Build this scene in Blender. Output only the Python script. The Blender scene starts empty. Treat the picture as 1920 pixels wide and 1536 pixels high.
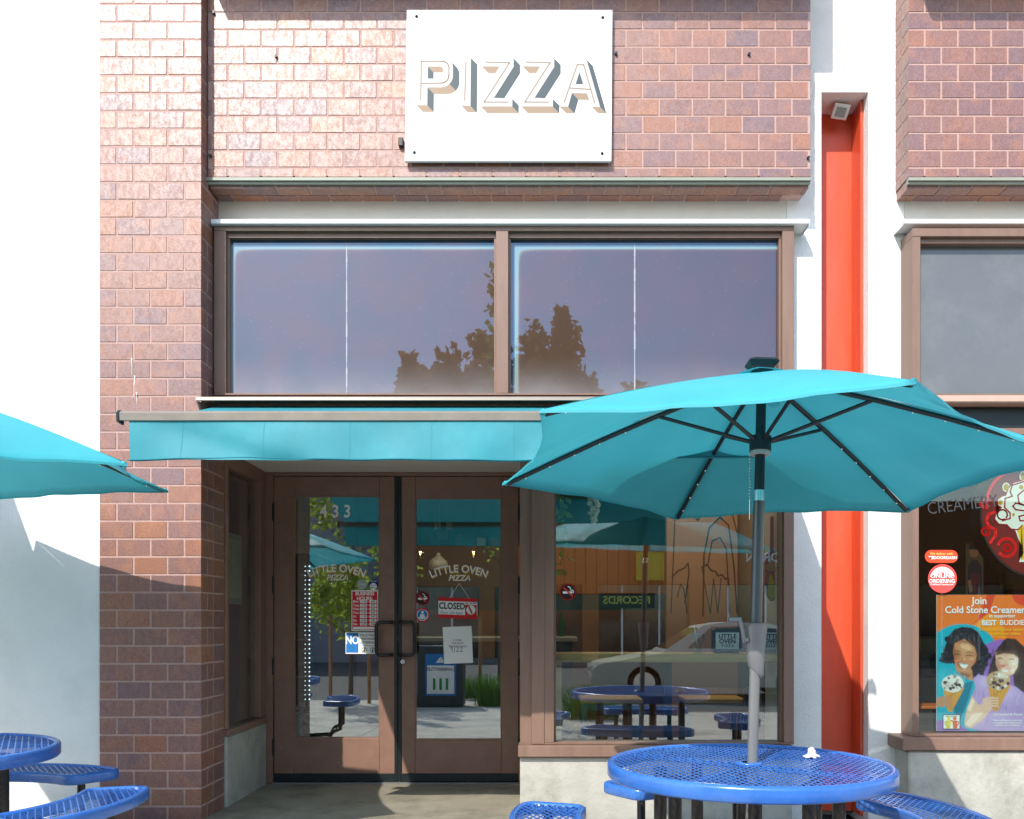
import bpy, bmesh, math, random
from mathutils import Vector, Matrix
random.seed(7)
S = bpy.context.scene
C = S.collection
R = math.radians

# ---------------------------------------------------------------- camera, sky, sun, exposure
CAM_Y, CAM_Z, FPX, VX, VY = -5.45, 1.20, 1700.0, 1007.0, 1166.0
cam_d = bpy.data.cameras.new('camera'); cam = bpy.data.objects.new('camera', cam_d); C.objects.link(cam)
cam.location = (0, CAM_Y, CAM_Z); cam.rotation_euler = (R(90), 0, 0)
cam_d.sensor_width = 36; cam_d.lens = FPX / 1920 * 36
cam_d.shift_x = (960 - VX) / 1920; cam_d.shift_y = (VY - 768) / 1920
cam_d.clip_start = 0.05; cam_d.clip_end = 2000
S.camera = cam
SUN_TRAVEL = Vector((0.45, 1.0, -1.0)).normalized()
w = bpy.data.worlds.new('World'); S.world = w; w.use_nodes = True
nt = w.node_tree; bg = nt.nodes['Background']
sky = nt.nodes.new('ShaderNodeTexSky'); sky.sky_type = 'NISHITA'; sky.sun_disc = False
to_sun = -SUN_TRAVEL
sky.sun_elevation = math.asin(to_sun.z); sky.sun_rotation = math.atan2(to_sun.x, to_sun.y) % (2 * math.pi)
sky.air_density = 1.2; sky.dust_density = 1.0; sky.ozone_density = 1.0
nt.links.new(sky.outputs[0], bg.inputs[0]); bg.inputs[1].default_value = 0.15
sun_d = bpy.data.lights.new('sun', 'SUN'); sun_d.energy = 2.45; sun_d.angle = R(0.5); sun_d.color = (1.0, 0.95, 0.87)
sun = bpy.data.objects.new('sun', sun_d); C.objects.link(sun)
sun.rotation_euler = SUN_TRAVEL.to_track_quat('-Z', 'Y').to_euler(); sun.location = (-6, -12, 14)
S.view_settings.view_transform = 'Standard'; S.view_settings.look = 'None'
S.view_settings.exposure = 1.22; S.view_settings.gamma = 1.0; S.view_settings.use_curve_mapping = False
S.cycles.max_bounces = 10; S.cycles.diffuse_bounces = 5; S.cycles.glossy_bounces = 4; S.cycles.transparent_max_bounces = 20
S.cycles.caustics_reflective = False; S.cycles.caustics_refractive = False
S.cycles.use_denoising = True; S.cycles.sample_clamp_indirect = 6

# a photo pixel at a given depth -> a place in the world
def PX(px, Y): return (px - VX) * (Y - CAM_Y) / FPX
def PZ(py, Y): return CAM_Z - (py - VY) * (Y - CAM_Y) / FPX

# ---------------------------------------------------------------- materials
def lin(r, g, b):
    f = lambda c: (c / 255 / 12.92) if c <= 10.3 else ((c / 255 + 0.055) / 1.055) ** 2.4
    return (f(r), f(g), f(b), 1)
MATS = {}
def mat(name, col, rough=0.6, metal=0.0, var=0.0, vscale=8.0, bump=0.0, bscale=60.0, spec=0.5, trans=0.0, coords='Object', emit=None, estr=0.0, stretch=(1,1,1), stain=None, sscale=2.0, samt=0.5):
    if name in MATS: return MATS[name]
    m = bpy.data.materials.new(name); m.use_nodes = True; n = m.node_tree; N, L = n.nodes, n.links
    b = N['Principled BSDF']
    if len(col) == 3: col = (*col, 1)
    b.inputs['Base Color'].default_value = col; b.inputs['Roughness'].default_value = rough
    b.inputs['Metallic'].default_value = metal; b.inputs['Specular IOR Level'].default_value = spec
    if var > 0 or bump > 0 or stain:
        tc = N.new('ShaderNodeTexCoord'); mp = N.new('ShaderNodeMapping'); mp.inputs['Scale'].default_value = stretch
        L.new(tc.outputs[coords], mp.inputs[0])
    last = None
    if var > 0:
        no = N.new('ShaderNodeTexNoise'); no.inputs['Scale'].default_value = vscale; no.inputs['Detail'].default_value = 6; no.inputs['Roughness'].default_value = 0.62
        L.new(mp.outputs[0], no.inputs[0])
        mr = N.new('ShaderNodeMapRange'); mr.inputs[1].default_value = 0.25; mr.inputs[2].default_value = 0.75
        mr.inputs[3].default_value = 1 - var; mr.inputs[4].default_value = 1 + var
        L.new(no.outputs[0], mr.inputs[0])
        mx = N.new('ShaderNodeVectorMath'); mx.operation = 'SCALE'; mx.inputs[0].default_value = col[:3]
        L.new(mr.outputs[0], mx.inputs['Scale']); last = mx.outputs[0]
        rr = N.new('ShaderNodeMapRange'); rr.inputs[3].default_value = max(0, rough - 0.12); rr.inputs[4].default_value = min(1, rough + 0.12)
        L.new(no.outputs[0], rr.inputs[0]); L.new(rr.outputs[0], b.inputs['Roughness'])
    if stain:
        n2 = N.new('ShaderNodeTexNoise'); n2.inputs['Scale'].default_value = sscale; n2.inputs['Detail'].default_value = 9; n2.inputs['Roughness'].default_value = 0.7
        L.new(mp.outputs[0], n2.inputs[0])
        m2 = N.new('ShaderNodeMapRange'); m2.inputs[1].default_value = 0.48; m2.inputs[2].default_value = 0.72; m2.inputs[4].default_value = samt
        L.new(n2.outputs[0], m2.inputs[0])
        mm = N.new('ShaderNodeMix'); mm.data_type = 'RGBA'
        if last: L.new(last, mm.inputs[6])
        else: mm.inputs[6].default_value = col
        mm.inputs[7].default_value = (*stain[:3], 1); L.new(m2.outputs[0], mm.inputs[0]); last = mm.outputs[2]
    if last: L.new(last, b.inputs['Base Color'])
    if bump > 0:
        nb = N.new('ShaderNodeTexNoise'); nb.inputs['Scale'].default_value = bscale; nb.inputs['Detail'].default_value = 5
        L.new(mp.outputs[0], nb.inputs[0])
        bp = N.new('ShaderNodeBump'); bp.inputs['Strength'].default_value = bump; bp.inputs['Distance'].default_value = 0.01
        L.new(nb.outputs[0], bp.inputs['Height']); L.new(bp.outputs[0], b.inputs['Normal'])
    if trans > 0:
        tr = N.new('ShaderNodeBsdfTranslucent')
        if last: L.new(last, tr.inputs[0])
        else: tr.inputs[0].default_value = col
        ms = N.new('ShaderNodeMixShader'); ms.inputs[0].default_value = trans
        L.new(b.outputs[0], ms.inputs[1]); L.new(tr.outputs[0], ms.inputs[2]); L.new(ms.outputs[0], N['Material Output'].inputs[0])
    if emit:
        b.inputs['Emission Color'].default_value = (*emit[:3], 1); b.inputs['Emission Strength'].default_value = estr
    MATS[name] = m
    return m

def brick_mat(name='brick'):
    m = bpy.data.materials.new(name); m.use_nodes = True; n = m.node_tree; N, L = n.nodes, n.links
    b = N['Principled BSDF']
    oi = N.new('ShaderNodeObjectInfo'); tc = N.new('ShaderNodeTexCoord')
    ramp = N.new('ShaderNodeValToRGB'); e = ramp.color_ramp.elements
    cols = [(0, (.215, .092, .074)), (.2, (.24, .102, .070)), (.38, (.18, .085, .080)), (.55, (.28, .105, .052)), (.7, (.225, .100, .084)), (.85, (.165, .086, .090)), (1, (.245, .105, .075))]
    e[0].position, e[0].color = 0, (*cols[0][1], 1); e[1].position, e[1].color = 1, (*cols[-1][1], 1)
    for p, c in cols[1:-1]:
        k = e.new(p); k.color = (*c, 1)
    L.new(oi.outputs['Random'], ramp.inputs[0])
    off = N.new('ShaderNodeVectorMath'); off.operation = 'ADD'
    sc = N.new('ShaderNodeVectorMath'); sc.operation = 'SCALE'; sc.inputs['Scale'].default_value = 37.0
    cmb = N.new('ShaderNodeCombineXYZ')
    for k in range(3): L.new(oi.outputs['Random'], cmb.inputs[k])
    L.new(cmb.outputs[0], sc.inputs[0]); L.new(tc.outputs['Object'], off.inputs[0]); L.new(sc.outputs[0], off.inputs[1])
    n1 = N.new('ShaderNodeTexNoise'); n1.inputs['Scale'].default_value = 9; n1.inputs['Detail'].default_value = 4
    L.new(off.outputs[0], n1.inputs[0])
    r1 = N.new('ShaderNodeMapRange'); r1.inputs[1].default_value = .5; r1.inputs[2].default_value = .68; r1.inputs[4].default_value = .38
    L.new(n1.outputs[0], r1.inputs[0])
    mx = N.new('ShaderNodeMix'); mx.data_type = 'RGBA'; mx.inputs[7].default_value = (.40, .15, .06, 1)
    L.new(r1.outputs[0], mx.inputs[0]); L.new(ramp.outputs[0], mx.inputs[6])
    # fine dark iron specks
    n2 = N.new('ShaderNodeTexNoise'); n2.inputs['Scale'].default_value = 120; n2.inputs['Detail'].default_value = 3; n2.inputs['Roughness'].default_value = .7
    L.new(off.outputs[0], n2.inputs[0])
    r2 = N.new('ShaderNodeMapRange'); r2.inputs[1].default_value = .42; r2.inputs[2].default_value = .62; r2.inputs[3].default_value = .82; r2.inputs[4].default_value = 1.1
    L.new(n2.outputs[0], r2.inputs[0])
    vs = N.new('ShaderNodeVectorMath'); vs.operation = 'SCALE'; L.new(mx.outputs[2], vs.inputs[0]); L.new(r2.outputs[0], vs.inputs['Scale'])
    L.new(vs.outputs[0], b.inputs['Base Color'])
    # fired skin: glossy in patches, dull where the specks and drag marks are
    mp = N.new('ShaderNodeMapping'); mp.inputs['Scale'].default_value = (46, 46, 24); L.new(off.outputs[0], mp.inputs[0])
    n3 = N.new('ShaderNodeTexNoise'); n3.inputs['Scale'].default_value = 1; n3.inputs['Detail'].default_value = 4; L.new(mp.outputs[0], n3.inputs[0])
    ad = N.new('ShaderNodeMath'); ad.operation = 'MULTIPLY'; L.new(n3.outputs[0], ad.inputs[0]); L.new(n2.outputs[0], ad.inputs[1])
    r3 = N.new('ShaderNodeMapRange'); r3.inputs[1].default_value = .15; r3.inputs[2].default_value = .33; r3.inputs[3].default_value = .56; r3.inputs[4].default_value = .38
    L.new(ad.outputs[0], r3.inputs[0]); L.new(r3.outputs[0], b.inputs['Roughness'])
    r4 = N.new('ShaderNodeMapRange'); r4.inputs[1].default_value = .15; r4.inputs[2].default_value = .33; r4.inputs[3].default_value = .55; r4.inputs[4].default_value = 1.0
    L.new(ad.outputs[0], r4.inputs[0]); L.new(r4.outputs[0], b.inputs['Specular IOR Level'])
    bp = N.new('ShaderNodeBump'); b.inputs['Coat Weight'].default_value = .42; b.inputs['Coat Roughness'].default_value = .33; bp.inputs['Strength'].default_value = .12; bp.inputs['Distance'].default_value = .004
    L.new(n2.outputs[0], bp.inputs['Height']); L.new(bp.outputs[0], b.inputs['Normal'])
    MATS[name] = m; return m
M_BRICK = brick_mat()

def glass_mat(name, tint=(.86, .93, .92), base=.09, edge=.6, gcol=(1, 1, 1), dirt=0.0):
    m = bpy.data.materials.new(name); m.use_nodes = True; n = m.node_tree; N, L = n.nodes, n.links
    for x in list(N): N.remove(x)
    out = N.new('ShaderNodeOutputMaterial'); tr = N.new('ShaderNodeBsdfTransparent'); tr.inputs[0].default_value = (*tint, 1)
    gl = N.new('ShaderNodeBsdfGlossy'); gl.inputs['Roughness'].default_value = 0.0; gl.inputs[0].default_value = (*gcol, 1)
    lw = N.new('ShaderNodeLayerWeight'); lw.inputs[0].default_value = .5
    pw = N.new('ShaderNodeMath'); pw.operation = 'POWER'; pw.inputs[1].default_value = 4; L.new(lw.outputs['Facing'], pw.inputs[0])
    ma = N.new('ShaderNodeMath'); ma.operation = 'MULTIPLY_ADD'; ma.inputs[1].default_value = edge; ma.inputs[2].default_value = base; L.new(pw.outputs[0], ma.inputs[0])
    mx = N.new('ShaderNodeMixShader'); L.new(ma.outputs[0], mx.inputs[0]); L.new(tr.outputs[0], mx.inputs[1]); L.new(gl.outputs[0], mx.inputs[2])
    last = mx
    if dirt > 0:
        tc = N.new('ShaderNodeTexCoord'); no = N.new('ShaderNodeTexNoise'); no.inputs['Scale'].default_value = 3; no.inputs['Detail'].default_value = 9
        L.new(tc.outputs['Object'], no.inputs[0])
        mr = N.new('ShaderNodeMapRange'); mr.inputs[1].default_value = .45; mr.inputs[2].default_value = .8; mr.inputs[4].default_value = dirt; L.new(no.outputs[0], mr.inputs[0])
        df = N.new('ShaderNodeBsdfDiffuse'); df.inputs[0].default_value = (.6, .6, .58, 1)
        m2 = N.new('ShaderNodeMixShader'); L.new(mr.outputs[0], m2.inputs[0]); L.new(mx.outputs[0], m2.inputs[1]); L.new(df.outputs[0], m2.inputs[2]); last = m2
    L.new(last.outputs[0], out.inputs[0]); MATS[name] = m; return m

# ---------------------------------------------------------------- mesh helpers
class MB:
    def __init__(s): s.v = []; s.f = []; s.m = []; s.sm = []
    def add(s, vs, fs, mi=0, smooth=False):
        o = len(s.v); s.v += [tuple(p) for p in vs]
        for f in fs: s.f.append(tuple(i + o for i in f)); s.m.append(mi); s.sm.append(smooth)
        return s
    def box(s, x0, x1, y0, y1, z0, z1, mi=0, ch=0.0):
        if x0 > x1: x0, x1 = x1, x0
        if y0 > y1: y0, y1 = y1, y0
        if z0 > z1: z0, z1 = z1, z0
        if ch <= 0:
            v = [(x, y, z) for x in (x0, x1) for y in (y0, y1) for z in (z0, z1)]
            return s.add(v, [(0, 1, 3, 2), (4, 6, 7, 5), (0, 4, 5, 1), (2, 3, 7, 6), (0, 2, 6, 4), (1, 5, 7, 3)], mi)
        bm = bmesh.new(); bmesh.ops.create_cube(bm, size=1)
        for p in bm.verts: p.co = Vector(((x0 + x1) / 2 + p.co.x * (x1 - x0), (y0 + y1) / 2 + p.co.y * (y1 - y0), (z0 + z1) / 2 + p.co.z * (z1 - z0)))
        bmesh.ops.bevel(bm, geom=bm.edges[:], offset=min(ch, .45 * min(x1 - x0, y1 - y0, z1 - z0)), segments=1, affect='EDGES')
        bm.verts.index_update()
        s.add([p.co for p in bm.verts], [[q.index for q in f.verts] for f in bm.faces], mi); bm.free(); return s
    def prism(s, pts, axis, a0, a1, mi=0):
        n = len(pts)
        def P(p, a): return {'x': (a, p[0], p[1]), 'y': (p[0], a, p[1]), 'z': (p[0], p[1], a)}[axis]
        s.add([P(p, a0) for p in pts] + [P(p, a1) for p in pts], [tuple(range(n))[::-1], tuple(range(n, 2 * n))] + [(i, (i + 1) % n, n + (i + 1) % n, n + i) for i in range(n)], mi); return s
    def tube(s, pts, r, n=8, mi=0, cap=True, r2=None, smooth=True):
        pts = [Vector(p) for p in pts]; k = len(pts); rings = []
        up = None
        for i, p in enumerate(pts):
            t = (pts[min(i + 1, k - 1)] - pts[max(i - 1, 0)]).normalized()
            if up is None: up = Vector((0, 0, 1)) if abs(t.z) < .9 else Vector((1, 0, 0))
            a = t.cross(up).normalized(); bq = a.cross(t).normalized(); up = bq
            rr = r if r2 is None else r + (r2 - r) * i / max(1, k - 1)
            if isinstance(r, (list, tuple)): rr = r[i]
            rings.append([p + a * math.cos(2 * math.pi * j / n) * rr + bq * math.sin(2 * math.pi * j / n) * rr for j in range(n)])
        vs = [q for g in rings for q in g]; fs = []
        for i in range(k - 1):
            for j in range(n): fs.append((i * n + j, i * n + (j + 1) % n, (i + 1) * n + (j + 1) % n, (i + 1) * n + j))
        s.add(vs, fs, mi, smooth)
        if cap: s.add(rings[0], [tuple(range(n))[::-1]], mi); s.add(rings[-1], [tuple(range(n))], mi)
        return s
    def lathe(s, prof, c=(0, 0, 0), n=24, mi=0, smooth=True):
        vs = []; fs = []
        for r, z in prof:
            for j in range(n): a = 2 * math.pi * j / n; vs.append((c[0] + r * math.cos(a), c[1] + r * math.sin(a), c[2] + z))
        for i in range(len(prof) - 1):
            for j in range(n): fs.append((i * n + j, i * n + (j + 1) % n, (i + 1) * n + (j + 1) % n, (i + 1) * n + j))
        return s.add(vs, fs, mi, smooth)
    def ball(s, c, r, n=8, k=6, mi=0, sz=1.0):
        return s.lathe([(r * math.sin(math.pi * i / k) + 1e-5, -r * sz * math.cos(math.pi * i / k)) for i in range(k + 1)], c, n, mi)
    def mesh(s, name, mats):
        me = bpy.data.meshes.new(name); me.from_pydata(s.v, [], s.f)
        for m in (mats if isinstance(mats, (list, tuple)) else [mats]): me.materials.append(m)
        me.polygons.foreach_set('material_index', s.m); me.polygons.foreach_set('use_smooth', s.sm); me.update(); return me
    def build(s, name, mats, parent=None, **k):
        return put(name, s.mesh(name, mats), parent, **k)

def put(name, me, parent=None, loc=(0, 0, 0), rot=None, label=None, cat=None, group=None, kind=None):
    o = bpy.data.objects.new(name, me); C.objects.link(o)
    o.location = loc
    if rot: o.rotation_euler = rot
    if parent is not None:
        o.parent = parent
        base = parent
        off = Vector((0, 0, 0))
        while base is not None: off += base.location; base = base.parent
        o.location = Vector(loc) - off
    if label: o['label'] = label
    if cat: o['category'] = cat
    if group: o['group'] = group
    if kind: o['kind'] = kind
    return o
def thing(name, label, cat, loc=(0, 0, 0), group=None, kind=None):
    o = bpy.data.objects.new(name, None); C.objects.link(o); o.location = loc; o.empty_display_size = .1
    o['label'] = label; o['category'] = cat
    if group: o['group'] = group
    if kind: o['kind'] = kind
    return o
def bevel_fix(me, deg=35):
    return me

# flat print: shapes given in photo pixels on a sheet that stands at depth Y, facing the camera side (-Y)
class Sheet:
    def __init__(s, Y, ox=0, oy=0, k=1.0): s.Y = Y; s.ox = ox; s.oy = oy; s.k = k; s.mb = MB(); s.mats = []
    def mi(s, m):
        if m not in s.mats: s.mats.append(m)
        return s.mats.index(m)
    def pt(s, u, v, l): return (PX(s.ox + u / s.k, s.Y), s.Y - l * .0005, PZ(s.oy + v / s.k, s.Y))
    def poly(s, pts, m, l=1):
        bm = bmesh.new(); vs = [bm.verts.new(s.pt(u, v, l)) for u, v in pts]
        try: f = bm.faces.new(vs)
        except Exception: bm.free(); return
        bmesh.ops.triangulate(bm, faces=[f]); bm.verts.index_update()
        s.mb.add([q.co for q in bm.verts], [[q.index for q in f.verts] for f in bm.faces], s.mi(m)); bm.free()
    def rect(s, u0, v0, u1, v1, m, l=1): s.poly([(u0, v0), (u1, v0), (u1, v1), (u0, v1)], m, l)
    def disc(s, u, v, r, m, l=1, n=28, ry=None): s.poly([(u + r * math.cos(2 * math.pi * i / n), v + (ry or r) * math.sin(2 * math.pi * i / n)) for i in range(n)], m, l)
    def line(s, pts, wd, m, l=1, close=False):
        if close: pts = list(pts) + [pts[0]]
        for (a, b), (c, d) in zip(pts[:-1], pts[1:]):
            t = math.hypot(c - a, d - b) or 1; nx, ny = -(d - b) / t * wd / 2, (c - a) / t * wd / 2
            ex, ey = (c - a) / t * wd * .3, (d - b) / t * wd * .3
            s.poly([(a - ex + nx, b - ey + ny), (c + ex + nx, d + ey + ny), (c + ex - nx, d + ey - ny), (a - ex - nx, b - ey - ny)], m, l)
    def ring(s, u, v, r, wd, m, l=1, n=32): s.line([(u + r * math.cos(2 * math.pi * i / n), v + r * math.sin(2 * math.pi * i / n)) for i in range(n)], wd, m, l, True)
    def text(s, t, u, v, size, m, l=2, bold=0.0, shear=0.0, sx=1.0, align='CENTER', rot=0.0, warp=None, mirror=False):
        vs, fs = text_mesh(t, size, bold, shear, align)
        out = []
        for x, y in vs:
            x *= sx
            if mirror: x = -x
            if warp: x, y = warp(x, y)
            if rot: x, y = x * math.cos(rot) - y * math.sin(rot), x * math.sin(rot) + y * math.cos(rot)
            out.append(s.pt(u + x, v - y, l))
        s.mb.add(out, fs, s.mi(m))
    def build(s, name, parent=None, **k): return s.mb.build(name, s.mats, parent, **k)
_TC = {}
def text_mesh(t, size, bold=0.0, shear=0.0, align='CENTER'):
    key = (t, bold, shear, align)
    if key not in _TC:
        cu = bpy.data.curves.new('t', 'FONT'); cu.body = t; cu.size = 1; cu.align_x = align; cu.align_y = 'CENTER'; cu.offset = bold; cu.shear = shear; cu.resolution_u = 3
        ob = bpy.data.objects.new('t', cu); me = bpy.data.meshes.new_from_object(ob)
        _TC[key] = ([(p.co.x, p.co.y) for p in me.vertices], [tuple(f.vertices) for f in me.polygons])
        bpy.data.objects.remove(ob); bpy.data.meshes.remove(me); bpy.data.curves.remove(cu)
    vs, fs = _TC[key]
    return [(x * size, y * size) for x, y in vs], fs

# ---------------------------------------------------------------- palette
M_STUCCO = mat('white_stucco', (.74, .74, .72), .88, var=.05, vscale=3, bump=.4, bscale=70, stain=(.55, .54, .50), sscale=1.1, samt=.45)
M_SOFFIT = mat('cream_paint', (.62, .61, .55), .7, var=.04, bump=.1, bscale=40)
M_MORTAR = mat('pink_mortar', (.44, .285, .25), .9, var=.12, vscale=40, bump=.4, bscale=200)
M_BROWN = mat('brown_frame_paint', (.195, .115, .083), .45, var=.14, vscale=14, bump=.08, bscale=120, stain=(.27, .18, .14), sscale=6, samt=.35, stretch=(1, 1, .15))
M_BROWN2 = mat('brown_door_paint', (.225, .122, .086), .42, var=.12, vscale=6, bump=.06, bscale=120, stain=(.30, .19, .145), sscale=9, samt=.35)
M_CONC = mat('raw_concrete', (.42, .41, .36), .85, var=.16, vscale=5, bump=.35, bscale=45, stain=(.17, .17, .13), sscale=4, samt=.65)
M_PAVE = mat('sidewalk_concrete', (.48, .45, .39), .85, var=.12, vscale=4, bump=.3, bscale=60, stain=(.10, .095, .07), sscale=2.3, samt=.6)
M_ASPH = mat('asphalt', (.055, .055, .055), .85, var=.25, vscale=30, bump=.4, bscale=200)
M_RED = mat('red_painted_steel', (.60, .082, .030), .4, var=.10, vscale=4, bump=.04, bscale=60, stain=(.62, .13, .07), sscale=3, samt=.5, stretch=(3, 3, .5))
M_TEAL = mat('teal_canvas', (.048, .41, .475), .62, var=.08, vscale=2.5, bump=.22, bscale=7, trans=.28, stain=(.08, .47, .53), sscale=1.6, samt=.5)
M_TEALAWN = mat('teal_awning_canvas', (.028, .255, .305), .65, var=.10, vscale=3, bump=.35, bscale=6, trans=.2, stain=(.06, .36, .43), sscale=2.2, samt=.6)
M_DKMET = mat('dark_bronze_metal', (.022, .030, .034), .38, metal=.5, var=.1)
M_GREYMET = mat('grey_powder_coat', (.20, .20, .20), .38, metal=.3, var=.05)
M_CHROME = mat('bright_metal', (.75, .75, .73), .2, metal=1)
M_BLACK = mat('black_plastic', (.012, .012, .013), .4)
M_BLUE = mat('blue_thermoplastic', (.030, .135, .46), .24, var=.14, vscale=9, spec=.6, stain=(.075, .20, .50), sscale=5, samt=.55)
M_PIPE = mat('dark_steel_pipe', (.03, .027, .025), .3, metal=.6, var=.2)
M_WHITE = mat('white_paint', (.82, .82, .81), .5, var=.02, vscale=3)
M_FLASH = mat('white_flashing', (.78, .78, .77), .4)
M_TRIM = mat('sage_metal_trim', (.27, .28, .225), .45, var=.06)
M_AWNMET = mat('weathered_cream_metal', (.215, .19, .16), .45, metal=.15, var=.12, vscale=9, stain=(.2, .16, .11), sscale=7, samt=.5)
M_GLASS = glass_mat('storefront_glass', tint=(.86, .93, .92), base=.16)
M_GLASSD = glass_mat('door_glass', tint=(.80, .90, .90), base=.20)
def flat(name, r, g, b, rough=.5, spec=.3, k=1.0): return mat(name, tuple(c * k for c in lin(r, g, b)[:3]), rough, spec=spec)
P_WHITE = flat('print_white', 238, 238, 236); P_BLACK = flat('print_black', 22, 22, 24); P_RED = flat('print_red', 205, 28, 40)
P_BLUE = flat('print_blue', 40, 120, 190); P_NAVY = flat('print_navy', 25, 40, 105); P_GOLD = flat('print_gold', 190, 150, 50)
P_GREY = flat('print_grey', 150, 160, 158); P_ORANGE = flat('print_orange', 240, 100, 30); P_TEAL = flat('print_teal', 20, 165, 190)

# ================================================================ the setting: ground
def struct(name, mb, m, **k): return mb.build(name, m, kind='structure', **k)
g = MB(); g.add([(-300, -300, -.24), (300, -300, -.24), (300, 300, -.24), (-300, 300, -.24)], [(0, 1, 2, 3)])
struct('ground', g, mat('far_ground', (.16, .15, .12), .9, var=.2, vscale=.3))
g = MB(); g.add([(-60, -24, -.236), (60, -24, -.236), (60, -7.9, -.236), (-60, -7.9, -.236)], [(0, 1, 2, 3)])
struct('parking_road', g, M_ASPH)
# sloping sidewalk in slabs with open joints, kerb at the street
sw = thing('sidewalk', 'grey concrete sidewalk slabs sloping from shopfronts to kerb', 'sidewalk', (0, 0, 0), kind='structure')
def slope(y): return 0.0 if y > -.1 else -.0 + (y + .1) * .022
b = MB(); ys = [-7.6, -.1, .12]
for a, c in ((-7.6, -.1), (-.1, .12)):
    b.add([(-40, a, slope(a) - .012), (40, a, slope(a) - .012), (40, c, slope(c) - .012), (-40, c, slope(c) - .012)], [(0, 1, 2, 3)])
b.add([(-40, -7.6, -.3), (40, -7.6, -.3), (40, -7.6, slope(-7.6) - .012), (-40, -7.6, slope(-7.6) - .012)], [(0, 1, 2, 3)])
b.build('slab_bed', mat('joint_dirt', (.12, .11, .09), .95, var=.2), sw)
xs = [-9.5 + 1.52 * i for i in range(13)]
yy = [-7.6, -6.1, -4.6, -3.1, -1.6, -.1]
for i in range(len(xs) - 1):
    for j in range(len(yy) - 1):
        q = MB(); x0, x1, y0, y1 = xs[i] + .004, xs[i + 1] - .004, yy[j] + .004, yy[j + 1] - .004
        q.add([(x0, y0, slope(y0)), (x1, y0, slope(y0)), (x1, y1, slope(y1)), (x0, y1, slope(y1)),
               (x0, y0, slope(y0) - .03), (x1, y0, slope(y0) - .03), (x1, y1, slope(y1) - .03), (x0, y1, slope(y1) - .03)],
              [(0, 1, 2, 3), (4, 5, 1, 0), (5, 6, 2, 1), (6, 7, 3, 2), (7, 4, 0, 3)])
        q.build('slab', M_PAVE, sw)
for i in range(len(xs) - 1):
    MB().box(xs[i] + .004, xs[i + 1] - .004, -7.75, -7.604, -.25, slope(-7.6) + .001, ch=.015).build('kerb_stone', M_CONC, sw)
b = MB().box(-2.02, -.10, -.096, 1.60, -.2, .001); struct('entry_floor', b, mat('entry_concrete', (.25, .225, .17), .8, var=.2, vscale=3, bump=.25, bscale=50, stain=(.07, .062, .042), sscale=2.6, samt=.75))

# ================================================================ bricks
BL, BH, J = .2032, .1072, .0115
_bm = {}
def brick_mesh(lx, ly, lz):
    key = (round(lx, 4), round(ly, 4), round(lz, 4))
    if key not in _bm:
        _bm[key] = MB().box(-lx / 2, lx / 2, -ly / 2, ly / 2, -lz / 2, lz / 2, ch=.0014).mesh('brick', M_BRICK)
    return _bm[key]
def brick(parent, x0, x1, y0, y1, z0, z1, jit=.0008):
    """a brick that fills this cell minus half a joint on each exposed side"""
    me = brick_mesh(x1 - x0, y1 - y0, z1 - z0)
    r = random.uniform
    return put('brick', me, parent, ((x0 + x1) / 2 + r(-jit, jit) * .5, (y0 + y1) / 2 + r(-jit, jit), (z0 + z1) / 2 + r(-jit, jit) * .7), rot=(r(-.002, .002), r(-.004, .004), r(-.004, .004)))

# column: three bricks wide, two deep
XL, XR = PX(187, 0), PX(187, 0) + 3 * BL
col = thing('brick_column', 'tall reddish brown brick column beside the white stucco wall', 'column', (XL, 0, 0))
MB().box(XL + .002, XR - .0025, .0028, .402, -.1, 5.6).build('mortar', M_MORTAR, col)
zc = 1.591 - 15 * BH; k = 0
h = J / 2
while zc < 5.25:
    z0, z1 = zc + h, zc + BH - h
    if (k % 2) == 0:   # three full bricks in front, header end then stretcher on the return   (row that starts at z=1.591 is one of these)
        for i in range(3): brick(col, XL + i * BL + (h if i else 0), XL + (i + 1) * BL - (h if i < 2 else 0), 0, .0975, z0, z1)
        brick(col, XR - .09, XR, .0975 + J, .0975 + J + .0935, z0, z1); brick(col, XR - .09, XR, .21, .405, z0, z1)
    else:
        brick(col, XL, XL + BL / 2 - h, 0, .0975, z0, z1)
        for i in range(2): brick(col, XL + (i + .5) * BL + h, XL + (i + 1.5) * BL - h, 0, .0975, z0, z1)
        brick(col, XR - BL / 2 + h, XR, 0, .199, z0, z1); brick(col, XR - .09, XR, .199 + J, .405, z0, z1)
    zc += BH; k += 1

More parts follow.
